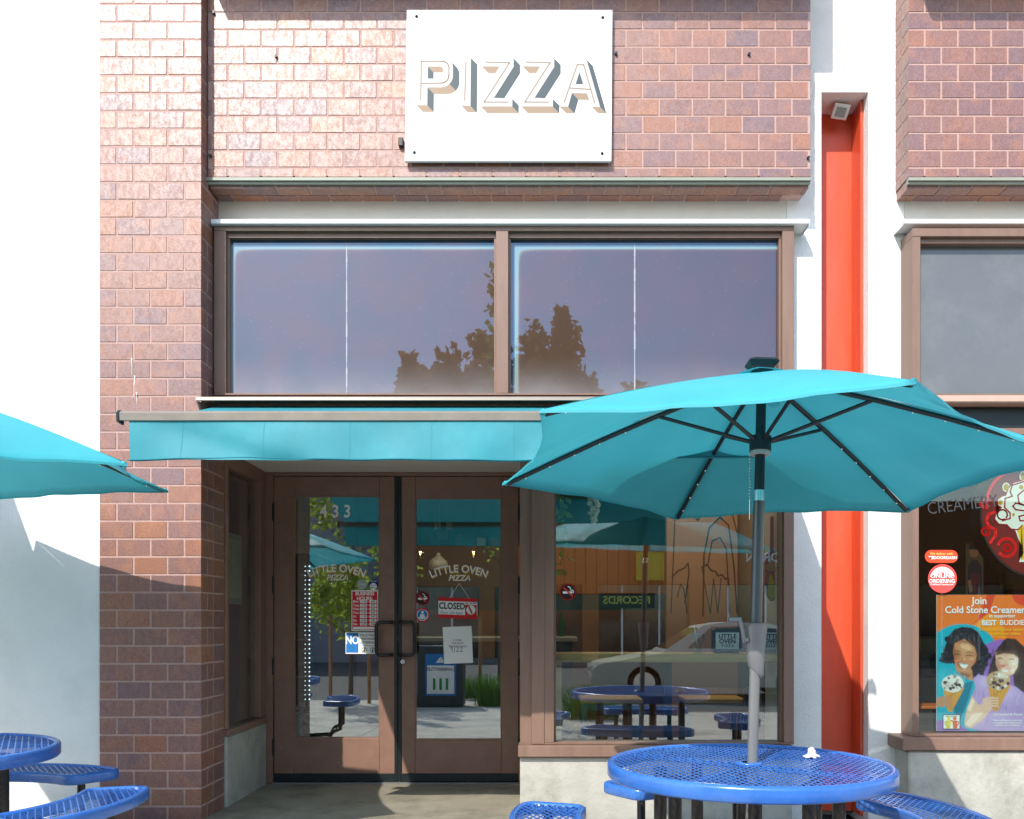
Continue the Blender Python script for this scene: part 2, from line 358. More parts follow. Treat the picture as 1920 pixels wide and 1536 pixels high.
# spandrel panels of brick over the shopfronts
def spandrel(name, label, xl, xr, phase, ret_left):
    Yp = .10
    t = thing(name, label, 'brick panel', (xl, Yp, 3.9))
    zb = PZ(333, Yp); zrow = PZ(314.6, Yp)
    MB().box(xl + .0025, xr - .0025, Yp + .0028, .298, zb + .012, 5.6).build('mortar', M_MORTAR, t)
    rows = [(zb + .004, zrow - h)]
    z = zrow
    while z < 5.35: rows.append((z + h, z + BH - h)); z += BH * .985
    for r, (z0, z1) in enumerate(rows):
        x = phase + (0 if r % 2 else BL / 2)
        while x > xl: x -= BL
        while x < xr - .004:
            a, c = max(x, xl), min(x + BL, xr)
            if c - a > .03:
                dep = .0975
                brick(t, a + (h if a > xl else 0), c - (h if c < xr else 0), Yp, Yp + dep, z0, z1)
            x += BL
        if ret_left:
            brick(t, xl, xl + .09, Yp + .0975 + J, .300, z0, z1)
    # brick soffit, laid flat under the panel
    x = xl
    while x < xr - .02:
        c = min(x + BL, xr)
        brick(t, x + h, c - h, Yp + .028, Yp + .118, zb - .055, zb - .004); brick(t, x + h - (.1 if x > xl else 0), c - h - .1, Yp + .126, .298, zb - .055, zb - .004) if c - x > .12 else None
        x += BL
    MB().box(xl + .01, xr - .01, Yp + .03, .297, zb - .048, zb + .012).build('soffit_mortar', M_MORTAR, t)
    m = MB().box(xl - .002, xr - .002, Yp - .012, Yp + .024, zb - .022, zb - .004).box(xl - .002, xr - .002, Yp + .004, Yp + .026, zb - .036, zb - .0225)
    m.build('drip_trim', M_TRIM, t)
    return t
XPR = PX(1520, .10)
sp = spandrel('brick_panel', 'long brick panel behind the white pizza sign', XR + .002, XPR, PX(458, .10), False)
XQ = PX(1703, .10)
sq = spandrel('brick_panel', 'brick panel at the right edge above the neighbouring shop window', XQ, XQ + BL * 9, XQ, True)
# small bolts and old anchor holes in the panel
m = MB()
for px, py in ((518, 107), (1155, 102), (1404, 103), (401, 25), (395, 293), (1515, 297)):
    x, z = PX(px, .1), PZ(py, .1); m.tube([(x, .085, z), (x, .12, z)], .009, 8)
m.build('anchor', M_DKMET, sp)
MB().box(PX(748, .1), PX(757, .1), .07, .10, PZ(278, .1), PZ(262, .1), ch=.004).build('sign_bracket', M_BLACK, sp)
# lime drips and mortar splashes on the bricks
random.seed(41); P_LIME = mat('lime_drip', (.55, .50, .46), .9, var=.2, vscale=60)
def drips(parent, Y, spots):
    s = Sheet(Y - .0012)
    for u, v, wd, ln in spots:
        pts = [(u - wd / 2 + random.uniform(-1, 1), v), (u + wd / 2, v + random.uniform(-1, 1))]; n = 5
        pts += [(u + wd * (.5 - .4 * k / n) + random.uniform(-.8, .8), v + ln * k / n) for k in range(1, n)] + [(u, v + ln)] + [(u - wd * (.5 - .4 * k / n) + random.uniform(-.8, .8), v + ln * k / n) for k in range(n - 1, 0, -1)]
        s.poly(pts, P_LIME, 0)
    s.build('lime_drip', parent)
for sp4 in ((247, 672, 3, 34), (252, 704, 3, 26), (256, 735, 2.5, 30)): drips(col, 0, [sp4])
# projecting upper cornice (above the picture)
for nm, lb, a, c in (('cornice_beam', 'projecting cornice beam above the long brick panel', XR + .01, XPR), ('cornice_beam', 'projecting cornice beam above the right-hand brick panel', XQ + .03, XQ + BL * 9)):
    MB().box(a, c, -.16, .62, 5.13, 5.75, ch=.01).build(nm, M_STUCCO, label=lb, cat='cornice')

# ================================================================ stucco walls, pier, red channel
wl = MB().box(-9, XL - .003, .012, .5, -.1, 7, ch=.004); wl.build('stucco_wall', M_STUCCO, label='plain white stucco wall left of the brick column', cat='wall')
XO0, XO1 = PX(1540, .3), PX(1628, .3); XPL, XPQ = 1.585, 2.33; ZO = PZ(173, .3)
pier = thing('stucco_pier', 'white stucco pier with a tall slot holding red steel', 'pier', (1.8, .3, 0))
m = MB().prism([(XPL, .3), (XO0, .3), (XO0, .75), (XPL, .75)], 'z', -.1, 7)
m.prism([(XO1, .3), (XPQ, .3), (XPQ, .75), (XO1, .75)], 'z', -.1, 7)
m.prism([(XO0, .3), (XO1, .3), (XO1, .75), (XO0, .75)], 'z', ZO, 7); m.box(XO0, XO1, .66, .75, -.1, ZO)
m.build('pier_body', M_STUCCO, pier)
chn = thing('steel_channel', 'tall bright red steel channel recessed in the white pier', 'steel column', (1.95, .6, 0))
zt = ZO - .004
m = MB().box(XO0 + .004, XO1 - .004, .55, .565, -.05, zt); m.build('web', M_RED, chn)
m = MB().box(XO1 - .020, XO1 - .004, .38, .5495, -.05, zt, ch=.004); m.build('flange', M_RED, chn)
m = MB().box(XO0 + .004, XO0 + .020, .38, .5495, -.05, zt, ch=.004); m.build('flange', M_RED, chn)
lx = PX(1572, .46)
lt = thing('spot_fixture', 'small square spotlight at the top of the red steel channel', 'light fixture', (lx, .44, ZO - .04))
q = MB(); q.box(-.052, .052, -.046, .046, -.010, .010, ch=.004); q.box(-.032, .032, -.028, .028, -.014, -.0105, 1)
o = q.build('housing', [mat('beige_fixture', (.62, .6, .55), .5), mat('fixture_lens', (.2, .22, .2), .2)], lt, loc=(lx, .42, ZO - .055)); o.rotation_euler = (R(-42), R(6), R(4))
MB().tube([(lx + .02, .44, ZO - .06), (lx + .03, .47, ZO + .002)], .012, 8).build('swivel_arm', M_BLACK, lt)
# lintel wall above the windows
b1 = MB().box(XR - .0, XPL - .002, .30, .75, PZ(440, .3), 7); b1.build('lintel_wall', M_SOFFIT, label='cream lintel wall between brick panel and tinted windows', cat='wall')
b1 = MB().box(XPQ + .002, 4.2, .30, .75, PZ(440, .3), 7); b1.build('lintel_wall', M_SOFFIT, label='cream lintel wall above the neighbouring shop window', cat='wall')

def flashing(name, label, x0, x1, ret=None):
    t = thing(name, label, 'flashing', (x0, .15, 3.6))
    za, zb_ = PZ(411, .15), PZ(418.5, .15)
    MB().box(x0, x1, .15, .153, zb_, za).build('face', M_FLASH, t)
    MB().box(x0, x1, .1535, .299, za - .003, za).build('cap', M_FLASH, t)
    if x1 < 2: MB().box(x1 - .003, x1, .1535, .299, zb_ - .012, za - .0035).build('end_cap', M_FLASH, t); MB().box(x0, x1 - .0035, .1535, .299, zb_ - .003, zb_ - .0).build('soffit', M_FLASH, t)
    else: MB().box(x0, x0 + .003, .1535, .299, zb_ - .012, za - .0035).build('end_cap', M_FLASH, t); MB().box(x0 + .0035, x1, .1535, .299, zb_ - .003, zb_).build('soffit', M_FLASH, t)
flashing('window_flashing', 'white metal drip flashing above the tinted windows', XR + .004, PX(1518, .15))
flashing('window_flashing', 'white metal drip flashing over the neighbouring window at right', PX(1693, .15) , 4.1)

# ================================================================ upper tinted windows
def film_mat(name, px0, px1, py0, py1, Y, corner_left=True):
    """mirror film, bleached to cyan along its top and left border, dust along the bottom"""
    m = bpy.data.materials.new(name); m.use_nodes = True; n = m.node_tree; N, L = n.nodes, n.links
    b = N['Principled BSDF']
    tc = N.new('ShaderNodeTexCoord'); sx = N.new('ShaderNodeSeparateXYZ'); L.new(tc.outputs['Object'], sx.inputs[0])
    def M(op, a, bb=None, c=None):
        q = N.new('ShaderNodeMath'); q.operation = op
        for i, v in enumerate((a, bb, c)):
            if v is None: continue
            if isinstance(v, (int, float)): q.inputs[i].default_value = v
            else: L.new(v, q.inputs[i])
        return q.outputs[0]
    nz = N.new('ShaderNodeTexNoise'); nz.inputs['Scale'].default_value = 260; nz.inputs['Detail'].default_value = 4; L.new(tc.outputs['Object'], nz.inputs[0])
    nl = N.new('ShaderNodeTexNoise'); nl.inputs['Scale'].default_value = 3.5; nl.inputs['Detail'].default_value = 5; L.new(tc.outputs['Object'], nl.inputs[0])
    x0, z1, z0 = PX(px0, Y), PZ(py0, Y), PZ(py1, Y)
    dx = M('SUBTRACT', sx.outputs[0], x0); dz = M('SUBTRACT', z1, sx.outputs[2])
    # smooth distance from the bleached corner: 1/dx^p + 1/dz^p
    ix = M('POWER', M('MAXIMUM', M('DIVIDE', dx, .022), .01), -1.15); iz = M('POWER', M('MAXIMUM', M('DIVIDE', dz, .024), .01), -1.15)
    s = M('ADD', ix, iz)
    s = M('ADD', s, M('MULTIPLY', M('SUBTRACT', nz.outputs[0], .5), .9))
    s = M('ADD', s, M('MULTIPLY', M('SUBTRACT', nl.outputs[0], .5), .25))
    rp = N.new('ShaderNodeValToRGB'); e = rp.color_ramp.elements
    e[0].position, e[0].color = .24, (.050, .025, .011, 1); e[1].position, e[1].color = 1, (.16, .27, .28, 1)
    for p, c in ((.42, (.060, .028, .020)), (.58, (.09, .055, .035)), (.70, (.17, .165, .11)), (.85, (.17, .26, .24))):
        q = e.new(p); q.color = (*c, 1)
    L.new(M('MULTIPLY', s, .72), rp.inputs[0])
    # dust
    dd = M('MULTIPLY', M('POWER', M('MAXIMUM', M('SUBTRACT', 1.0, M('DIVIDE', M('SUBTRACT', sx.outputs[2], z0), .26)), 0), 1.8), M('ADD', .10, M('MULTIPLY', nl.outputs[0], .75)))
    sp_ = N.new('ShaderNodeTexVoronoi'); sp_.inputs['Scale'].default_value = 26; L.new(tc.outputs['Object'], sp_.inputs[0])
    spk = M('MULTIPLY', M('LESS_THAN', sp_.outputs[0], .085), M('GREATER_THAN', nz.outputs[0], .52))
    mx = N.new('ShaderNodeMix'); mx.data_type = 'RGBA'; mx.inputs[7].default_value = (.25, .25, .26, 1)
    L.new(M('MINIMUM', M('ADD', dd, M('MULTIPLY', spk, .5)), .8), mx.inputs[0]); ed_ = M('LESS_THAN', M('MINIMUM', dx, dz), 0.0); mb_ = N.new('ShaderNodeMix'); mb_.data_type = 'RGBA'; mb_.inputs[7].default_value = (.028, .055, .085, 1)
    L.new(ed_, mb_.inputs[0]); L.new(rp.outputs[0], mb_.inputs[6]); L.new(mb_.outputs[2], mx.inputs[6])
    L.new(mx.outputs[2], b.inputs['Base Color']); b.inputs['Roughness'].default_value = .5; b.inputs['Specular IOR Level'].default_value = .2
    gl = N.new('ShaderNodeBsdfGlossy'); gl.inputs['Roughness'].default_value = .012
    cr = N.new('ShaderNodeMix'); cr.data_type = 'RGBA'; cr.inputs[6].default_value = (.38, .60, .90, 1); cr.inputs[7].default_value = (.60, .58, .86, 1)
    mr = N.new('ShaderNodeMapRange'); mr.inputs[1].default_value = .35; mr.inputs[2].default_value = .7; L.new(nl.outputs[0], mr.inputs[0]); L.new(mr.outputs[0], cr.inputs[0]); L.new(cr.outputs[2], gl.inputs[0])
    ms = N.new('ShaderNodeMixShader'); L.new(M('SUBTRACT', .115, M('MULTIPLY', dd, .08)), ms.inputs[0]); L.new(b.outputs[0], ms.inputs[1]); L.new(gl.outputs[0], ms.inputs[2])
    L.new(ms.outputs[0], N['Material Output'].inputs[0]); MATS[name] = m; return m

YF, YG = .18, .25
def win_frame(t, x0, x1, z0, z1, yf, yb, wd, mullions=(), head=None, name='frame_bar'):
    """outer frame with an inner stop, each bar a part"""
    for a, c, lo, hi in ((x0, x1, z1 - (head or wd), z1), (x0, x1, z0, z0 + .012)): MB().box(a, c, yf, yb, lo, hi, ch=.002).build(name, M_BROWN, t)
    zt_, zl = z1 - (head or wd) - .0005, z0 + .0125
    for a, c in [(x0, x0 + wd), (x1 - wd, x1)] + list(mullions): MB().box(a, c, yf + .002, yb, zl, zt_, ch=.002).build(name, M_BROWN, t)
    # inner stop bead
    edges = [x0 + wd] + [q for p in mullions for q in p] + [x1 - wd]
    for i in range(0, len(edges), 2):
        a, c = edges[i] + .0005, edges[i + 1] - .0005
        MB().box(a, a + .013, yf + .035, yb - .001, zl, zt_ - .03).build('stop_bead', M_BROWN, t)
        MB().box(c - .013, c, yf + .035, yb - .001, zl, zt_ - .03).build('stop_bead', M_BROWN, t)
        MB().box(a, c, yf + .030, yb - .001, zt_ - .030, zt_ - .0005).build('stop_bead', M_BROWN, t)
xw0, xw1 = XR + .012, PX(1489, YF); zw1, zw0 = PZ(419, YF), PZ(741, YF)
uw = thing('tinted_window', 'wide brown-framed upper window with peeling tint film over the awning', 'window', (xw0, YF, zw0))
win_frame(uw, xw0, xw1, zw0, zw1, YF, .30, .072, [(PX(930, YF), PX(953, YF))], head=.045)
for i, (p0, p1, seam) in enumerate(((424, 929, 650), (957, 1467, 1190))):
    x0, x1 = PX(p0, YG), PX(p1, YG); a, c = PZ(448, YG), PZ(737, YG)
    fm = film_mat('tint_film_%d' % i, p0 + 8, p1, 460, 737, YG)
    MB().box(x0 - .05, x1 + .05, YG, YG + .008, c - .05, a + .08).build('pane', fm, uw)
    xs_ = PX(seam, YG); q = MB(); zz = [c + (a - .03 - c) * j / 24 for j in range(25)]
    for j in range(24):
        d0 = random.uniform(.0022, .005)
        q.add([(xs_ - d0, YG - .001, zz[j]), (xs_ + d0, YG - .001, zz[j]), (xs_ + d0 * .9, YG - .001, zz[j + 1]), (xs_ - d0 * .9, YG - .001, zz[j + 1])], [(0, 1, 2, 3)])
    q.build('film_seam', mat('film_seam', (.34, .35, .38), .6), uw)
# wall strip and lintel behind the awning, entry ceiling
m = MB().box(XR + .001, XPL - .002, .19, .74, 2.33, zw0 - .002); m.build('spandrel_board', M_BROWN2, label='brown board band behind the awning below the upper window', cat='panel')
ZS = PZ(885, 1.27)
MB().box(XR + .002, -.105, .30, 1.60, ZS, ZS + .015).build('entry_ceiling', M_SOFFIT, label='cream ceiling board over the recessed entrance', cat='ceiling')

# ================================================================ lower shop window (pizzeria)
xl0, xl1 = PX(1020, YF), PX(1489, YF); ZSILL = PZ(1397, .16); zl1 = 2.328
bw = thing('concrete_base', 'stained raw concrete base under the pizzeria window', 'base wall', (.6, .18, 0))
xb0 = PX(975, .17)
MB().box(xb0, XPL - .003, .17, .30, -.1, PZ(1419, .17), ch=.008).build('wall_block', M_CONC, bw)
MB().box(xb0 + .001, xb0 + .13, .302, 1.22, -.1, PZ(1419, .17), ch=.004).build('return_block', M_CONC, bw)
lw_ = thing('shop_window', 'large brown-framed pizzeria window behind the round table', 'window', (xl0, YF, ZSILL))
MB().box(xb0 - .012, XPL - .003, .13, .32, PZ(1419, .17) + .001, ZSILL - .001, ch=.006).build('sill', M_BROWN, lw_)
MB().box(xb0 + .0, xb0 + .07, .20, .30, ZSILL, zl1).build('corner_post', M_BROWN, lw_)
MB().box(xb0 + .071, PX(1021, YF), .175, .30, ZSILL, zl1, ch=.004).build('corner_post', M_BROWN, lw_)
win_frame(lw_, xl0, xl1, ZSILL, zl1, YF, .30, .062, [])
MB().box(xl0 + .05, xl1 - .05, YG, YG + .008, ZSILL + .01, zl1 - .03).build('pane', M_GLASS, lw_)
# side light of the entrance, right-hand return (seen nearly edge on)
MB().box(xb0 + .03, xb0 + .038, .33, 1.2, ZSILL, ZS - .01).build('return_pane', M_GLASS, lw_)
MB().box(xb0 + .0, xb0 + .07, 1.15, 1.262, ZSILL, ZS - .002).build('return_post', M_BROWN2, lw_)

# left return of the entrance: concrete base, framed side window
XE = XR + .016
rb = thing('concrete_base', 'low stained concrete base beside the entrance door, left side', 'base wall', (XE, .8, 0))
MB().box(XE - .3, XE, .408, 1.262, -.1, .457, ch=.01).build('wall_block', M_CONC, rb)
sd = thing('side_window', 'narrow dark side window in the left entrance return', 'window', (XE, .8, .46))
MB().box(XE - .12, XE + .012, .406, 1.262, .459, .50, ch=.004).build('sill', M_BROWN2, sd)
for a, c in ((.408, .46), (1.13, 1.262)): MB().box(XE - .1, XE - .004, a, c, .501, ZS - .001, ch=.004).build('frame_bar', M_BROWN2, sd)
MB().box(XE - .1, XE - .004, .4605, 1.1295, ZS - .10, ZS - .001, ch=.004).build('frame_bar', M_BROWN2, sd)
MB().box(XE - .05, XE - .042, .455, 1.135, .49, ZS - .09).build('pane', M_GLASSD, sd)
# framed map inside that window, purple curtain
mp_ = thing('framed_map', 'framed cream map behind the narrow side window', 'picture', (XE - .09, .8, 1.2))
MB().box(XE - .075, XE - .062, .58, .90, 1.32, 1.80).build('frame', mat('pale_green_frame', (.35, .38, .28), .5), mp_)
MB().box(XE - .0618, XE - .0595, .61, .87, 1.36, 1.76).build('print', mat('map_print', (.66, .58, .40), .6, var=.2, vscale=14, stain=(.25, .42, .45), sscale=7, samt=.6), mp_)
q = MB(); n_ = 40
for i in range(n_): 
    y0 = .47 + i * (.66 / n_); y1 = .47 + (i + 1) * (.66 / n_)
    f = lambda y: XE - .16 + .02 * math.sin(y * 60)
    q.add([(f(y0), y0, .5), (f(y1), y1, .5), (f(y1), y1, 2.2), (f(y0), y0, 2.2)], [(0, 1, 2, 3)])
q.build('curtain', mat('purple_curtain', (.045, .015, .07), .9, trans=.1), label='dark purple curtain behind the narrow side window', cat='curtain')

# ================================================================ entrance doors
YD = 1.27
zd1, zd0 = PZ(893, YD), PZ(1470, YD)
fr = thing('door_frame', 'brown frame around the double entrance doors', 'door frame', (-1.1, YD, 0))
MB().box(XE - .1, PX(512, YD) - .004, YD + .0, YD + .12, .002, ZS - .001, ch=.004).build('jamb', M_BROWN2, fr)
MB().box(PX(973, YD) + .003, -.03, YD + .0, YD + .12, .002, ZS - .001, ch=.004).build('jamb', M_BROWN2, fr)
MB().box(PX(512, YD) - .003, PX(973, YD) + .002, YD + .005, YD + .12, zd1 + .004, ZS - .001, ch=.003).build('head', M_BROWN2, fr)
MB().box(PX(512, YD), PX(973, YD), YD - .03, YD + .1, .0015, .012).build('threshold', M_GREYMET, fr)
def door(label, p0, p1, g0, g1, gt, gb, hinge_left):
    x0, x1 = PX(p0, YD), PX(p1, YD); a, c = PX(g0, YD), PX(g1, YD); t1, t0 = PZ(gt, YD), PZ(gb, YD)
    t = thing('entrance_door', label, 'door', ((x0 + x1) / 2, YD, 0), group='double entrance doors')
    y0, y1 = YD + .012, YD + .056
    MB().box(x0, a, y0, y1, .014, zd1, ch=.003).build('stile', M_BROWN2, t); MB().box(c, x1, y0, y1, .014, zd1, ch=.003).build('stile', M_BROWN2, t)
    MB().box(a + .0005, c - .0005, y0 + .0015, y1, t1, zd1 - .0005, ch=.003).build('top_rail', M_BROWN2, t)
    MB().box(a + .0005, c - .0005, y0 + .0015, y1, .0145, t0, ch=.003).build('bottom_rail', M_BROWN2, t)
    MB().box(a - .01, c + .01, y0 + .02, y0 + .028, t0 - .01, t1 + .01).build('pane', M_GLASSD, t)
    q = MB()
    for u0, u1, w0, w1 in ((a, c, t1 - .008, t1), (a, c, t0, t0 + .008), (a, a + .008, t0 + .0085, t1 - .0085), (c - .008, c, t0 + .0085, t1 - .0085)): q.box(u0 + .0006, u1 - .0006, y0 + .006, y0 + .019, w0, w1)
    q.build('glazing_bead', M_BROWN2, t)
    MB().box(x0 + .004, x1 - .004, y0 - .012, y0 - .0005, .016, .075, ch=.004).build('door_sweep', M_DKMET, t)
    me_x = x1 if hinge_left else x0
    sgn = -1 if hinge_left else 1
    MB().box(me_x - sgn * .0105, me_x + sgn * .014, y0 - .012, y0 - .001, .02, zd1 - .005, ch=.003).build('meeting_strip', M_DKMET, t)
    hx = x0 - .004 if hinge_left else x1 + .004
    for pz in (960, 1097, 1250, 1402):
        MB().tube([(hx, y0 - .008, PZ(pz + 16, YD)), (hx, y0 - .008, PZ(pz - 16, YD))], .009, 8).build('hinge', M_DKMET, t)
    # pull handle
    hx = (PX(708, YD) if hinge_left else PX(779, YD)); hx2 = PX(735, YD) if hinge_left else PX(752, YD)
    za, zb2 = PZ(1167, YD), PZ(1228, YD); yh = y0 - .065
    pts = [(hx2, y0, za), (hx2, yh + .01, za), ((hx * .3 + hx2 * .7), yh, za)]
    for k in range(5):
        a_ = k / 4 * math.pi / 2; r_ = .03; s_ = 1 if hx > hx2 else -1
        pts.append((hx - s_ * r_ + s_ * r_ * math.sin(a_), yh, za - r_ + r_ * math.cos(a_)))
    for k in range(5):
        a_ = k / 4 * math.pi / 2; pts.append((hx - s_ * r_ + s_ * r_ * math.cos(a_), yh, zb2 + r_ - r_ * math.sin(a_)))
    pts += [((hx * .3 + hx2 * .7), yh, zb2), (hx2, yh + .01, zb2), (hx2, y0, zb2)]
    MB().tube(pts, .013, 10).build('pull_handle', M_BLACK, t)
    return t
dL = door('left entrance door, glass with white 433 at the top', 513, 743, 550, 711, 929, 1385, True)
dR = door('right entrance door, hinged at its right side, with a key lock', 749, 972, 778, 940, 933, 1388, False)
x, z = PX(755, YD), PZ(1241, YD)
MB().tube([(x, YD + .012, z), (x, YD - .002, z)], .017, 14).build('lock_cylinder', M_CHROME, dR)
YP = YD + .030   # print on the outside face of the door glass
def arch(r, cx=0):
    def f(x, y): a = x / r; return ((r + y) * math.sin(a), (r + y) * math.cos(a) - r)
    return f
def shop_name(parent, cx, cy):
    s = Sheet(YP)
    W = arch(135)
    s.text('LITTLE OVEN', cx + 1.5, cy + 2.5, 20, P_GOLD, 1, bold=.015, sx=.94, warp=W)
    s.text('LITTLE OVEN', cx, cy, 20, P_WHITE, 2, bold=.015, sx=.94, warp=W)
    s.text('PIZZA', cx + 1, cy + 17.5, 15, P_WHITE, 1, shear=.25, bold=.02); s.text('PIZZA', cx, cy + 16, 15, P_GOLD, 2, shear=.25, bold=-.005)
    s.build('window_lettering', parent)
shop_name(dL, 631, 1066); shop_name(dR, 860, 1067)
s = Sheet(YP); s.text('4 3 3', 629, 960, 33, P_WHITE, 1, bold=.02, sx=.86); s.build('door_number', dL)

def no_smoking(name, label, Y, cx, cy, r):
    s = Sheet(Y); s.disc(cx, cy, r * .93, P_BLACK, 1); s.rect(cx - r * .62, cy - 1, cx + r * .5, cy + r * .2, P_WHITE, 2)
    s.line([(cx + r * .0, cy - r * .62), (cx + r * .28, cy - r * .5), (cx + r * .3, cy - r * .25), (cx + r * .6, cy - r * .15), (cx + r * .62, cy + .1 * r)], r * .13, P_WHITE, 2)
    s.line([(cx - r * .64, cy - r * .62), (cx + r * .64, cy + r * .62)], r * .2, P_RED2, 3); s.ring(cx, cy, r * .9, r * .19, P_RED2, 3)
    return s.build(name, None, label=label, cat='sticker')
P_RED2 = flat('sticker_red', 215, 60, 50)
no_smoking('no_smoking_sticker', 'round no-smoking sticker on the right entrance door glass', YP, 792, 1122, 13.5)
s = Sheet(YP); s.disc(792, 1153, 13.5, P_RED, 1); s.disc(792, 1153, 11, P_WHITE, 2); s.disc(792, 1153, 9.5, P_BLUE, 3)
s.disc(792, 1148, 2.4, P_WHITE, 4); s.poly([(789, 1151), (795, 1151), (796, 1157), (800, 1159), (792, 1161), (784, 1159), (788, 1157)], P_WHITE, 4)
s.text('SHOPPING', 792, 1143.5, 4, P_RED, 4, bold=.02); s.build('round_sticker', None, label='round red and blue sticker below the no-smoking sticker on the door', cat='sticker')
s = Sheet(YP); s.disc(678.5, 1096, 9.5, P_GREY, 1); s.text('LITTLE', 678.5, 1096, 4, P_WHITE, 2); s.build('round_sticker', None, label='small round grey sticker above the business hours sign', cat='sticker')
s = Sheet(YP); s.disc(700, 1096, 9.8, P_NAVY, 1); s.disc(700, 1100, 6.6, P_WHITE, 2); s.text('SHOP\nSMALL', 700, 1100, 4.2, P_NAVY, 3, bold=.02); s.text('WE ARE', 700, 1090, 3.4, P_WHITE, 2); s.build('round_sticker', None, label='small round navy sticker above the business hours sign', cat='sticker')
# business hours
s = Sheet(YP); s.rect(659, 1107, 709, 1183, P_WHITE, 1); s.rect(660.5, 1109, 707.5, 1181, P_RED, 2)
s.text('BUSINESS\nHOURS:', 684, 1118, 9.2, P_WHITE, 3, bold=.025, sx=.92)
for i, (d_, o_, c_) in enumerate((('Mon.', '11:30', '8:00'), ('Tues.', '11:30', '8:00'), ('Wed.', '11:30', '8:00'), ('Thur.', '11:30', '8:00'), ('Fri.', '11:30', '9:00'), ('Sat.', '12:00', '9:00'), ('Sun.', '12:00', '8:00'))):
    v = 1128 + i * 7.05
    s.text(d_, 662, v, 6.4, P_WHITE, 3, bold=.02, align='LEFT', sx=.85); s.rect(675, v - 2.6, 688, v + 2.6, P_WHITE, 3); s.rect(693, v - 2.6, 706, v + 2.6, P_WHITE, 3)
    s.text(o_, 681.5, v, 4.6, P_BLACK, 4, bold=.02); s.text(c_, 699.5, v, 4.6, P_BLACK, 4, bold=.02); s.text('to', 690.5, v, 3.4, P_WHITE, 3)
s.rect(662, 1175.5, 706, 1180, P_WHITE, 3); s.build('hours_sign', None, label='red and white business hours sign on the left entrance door', cat='sign')
s = Sheet(YP); s.rect(648, 1186, 709, 1226, P_WHITE, 1); s.rect(649, 1187, 672, 1224, P_BLUE, 2); s.text('NO', 660.5, 1201, 21, P_WHITE, 3, bold=.03, sx=.75)
for t_, v in (('SOLICITING', 1191.5), ('PANHANDLING', 1198), ('LOITERING', 1205)): s.text(t_, 674, v, 6.1, P_BLACK, 3, bold=.012, align='LEFT', sx=.92)
s.text('ON THIS PROPERTY', 690, 1211, 2.8, P_BLACK, 3)
for u in (683, 699): s.ring(u, 1219, 4.6, .9, P_BLACK, 3, 18); s.disc(u, 1216.5, 1.1, P_BLACK, 3, 10); s.poly([(u - 1.6, 1218), (u + 1.6, 1218), (u + 1, 1222.5), (u - 1, 1222.5)], P_BLACK, 3); s.line([(u - 3.2, 1222), (u + 3.2, 1216)], .7, P_BLACK, 4)
s.build('no_soliciting_sign', None, label='blue and white no soliciting sign below the business hours sign', cat='sign')
# hanging closed sign with string
cs = thing('closed_sign', 'red and white closed sign hanging on a string on the right door', 'sign', (PX(858, YP), YP, PZ(1160, YP)))
s = Sheet(YP - .004, 0, 0); T = lambda u, v: (u, v + (u - 858) * .035)
def rr(u0, v0, u1, v1, m, l): s.poly([T(u0, v0), T(u1, v0), T(u1, v1), T(u0, v1)], m, l)
rr(822, 1121, 895, 1160, P_WHITE, 1); rr(822, 1121, 895, 1128, P_RED, 2); rr(822, 1153, 895, 1160, P_RED, 2)
s.text('CLOSED', 847.5, 1137, 16.5, P_BLACK, 2, bold=.03, sx=.80, rot=-.035); s.text('Please Call Again', 846, 1149, 6.2, P_NAVY, 2, shear=.35, rot=-.035)
s.text('WILL RETURN', 883, 1131.5, 4, P_BLACK, 3, bold=.02, sx=.85); rr(872, 1133.5, 894, 1153, P_RED, 2); s.disc(883, 1143.8, 8.6, P_WHITE, 3)
s.line([(879, 1138), (885, 1150)], 3, P_RED, 4); s.line([(880, 1139), (884, 1146)], 2, P_RED, 4); s.build('board', cs)
for a in ((843, 1121), (880, 1122.5)): MB().tube([(PX(861, YP), YP - .004, PZ(1094, YP)), (PX(a[0], YP), YP - .005, PZ(a[1], YP))], .0016, 5).build('string', P_WHITE, cs)
# paper notice
s = Sheet(YP - .001); s.poly([(830, 1176), (884, 1174), (887, 1243), (833, 1245)], P_WHITE, 1)
for i, t_ in enumerate(('CLOSED', 'FOR SHOP', 'MAINTENANCE')): s.text(t_, 858, 1201 + i * 5.6, 4.6, P_BLACK, 2, bold=.01)
s.line([(848, 1218), (845.5, 1216.5), (846, 1213.8), (848.4, 1213.6), (848, 1218), (847.6, 1223)], .8, P_BLACK, 2); s.line([(851.5, 1224), (853, 1213)], .8, P_BLACK, 2)
for u in (856, 863): s.line([(u, 1215.5), (u + 2, 1213.4), (u + 4, 1215), (u + 2.4, 1218.6), (u, 1222), (u + 5.4, 1221.4)], .8, P_BLACK, 2)
s.build('paper_notice', None, label='white paper notice taped below the closed sign', cat='notice')
no_smoking('no_smoking_sticker', 'round no-smoking sticker at the left edge of the pizzeria window', YG - .001, 1065, 1110, 16)

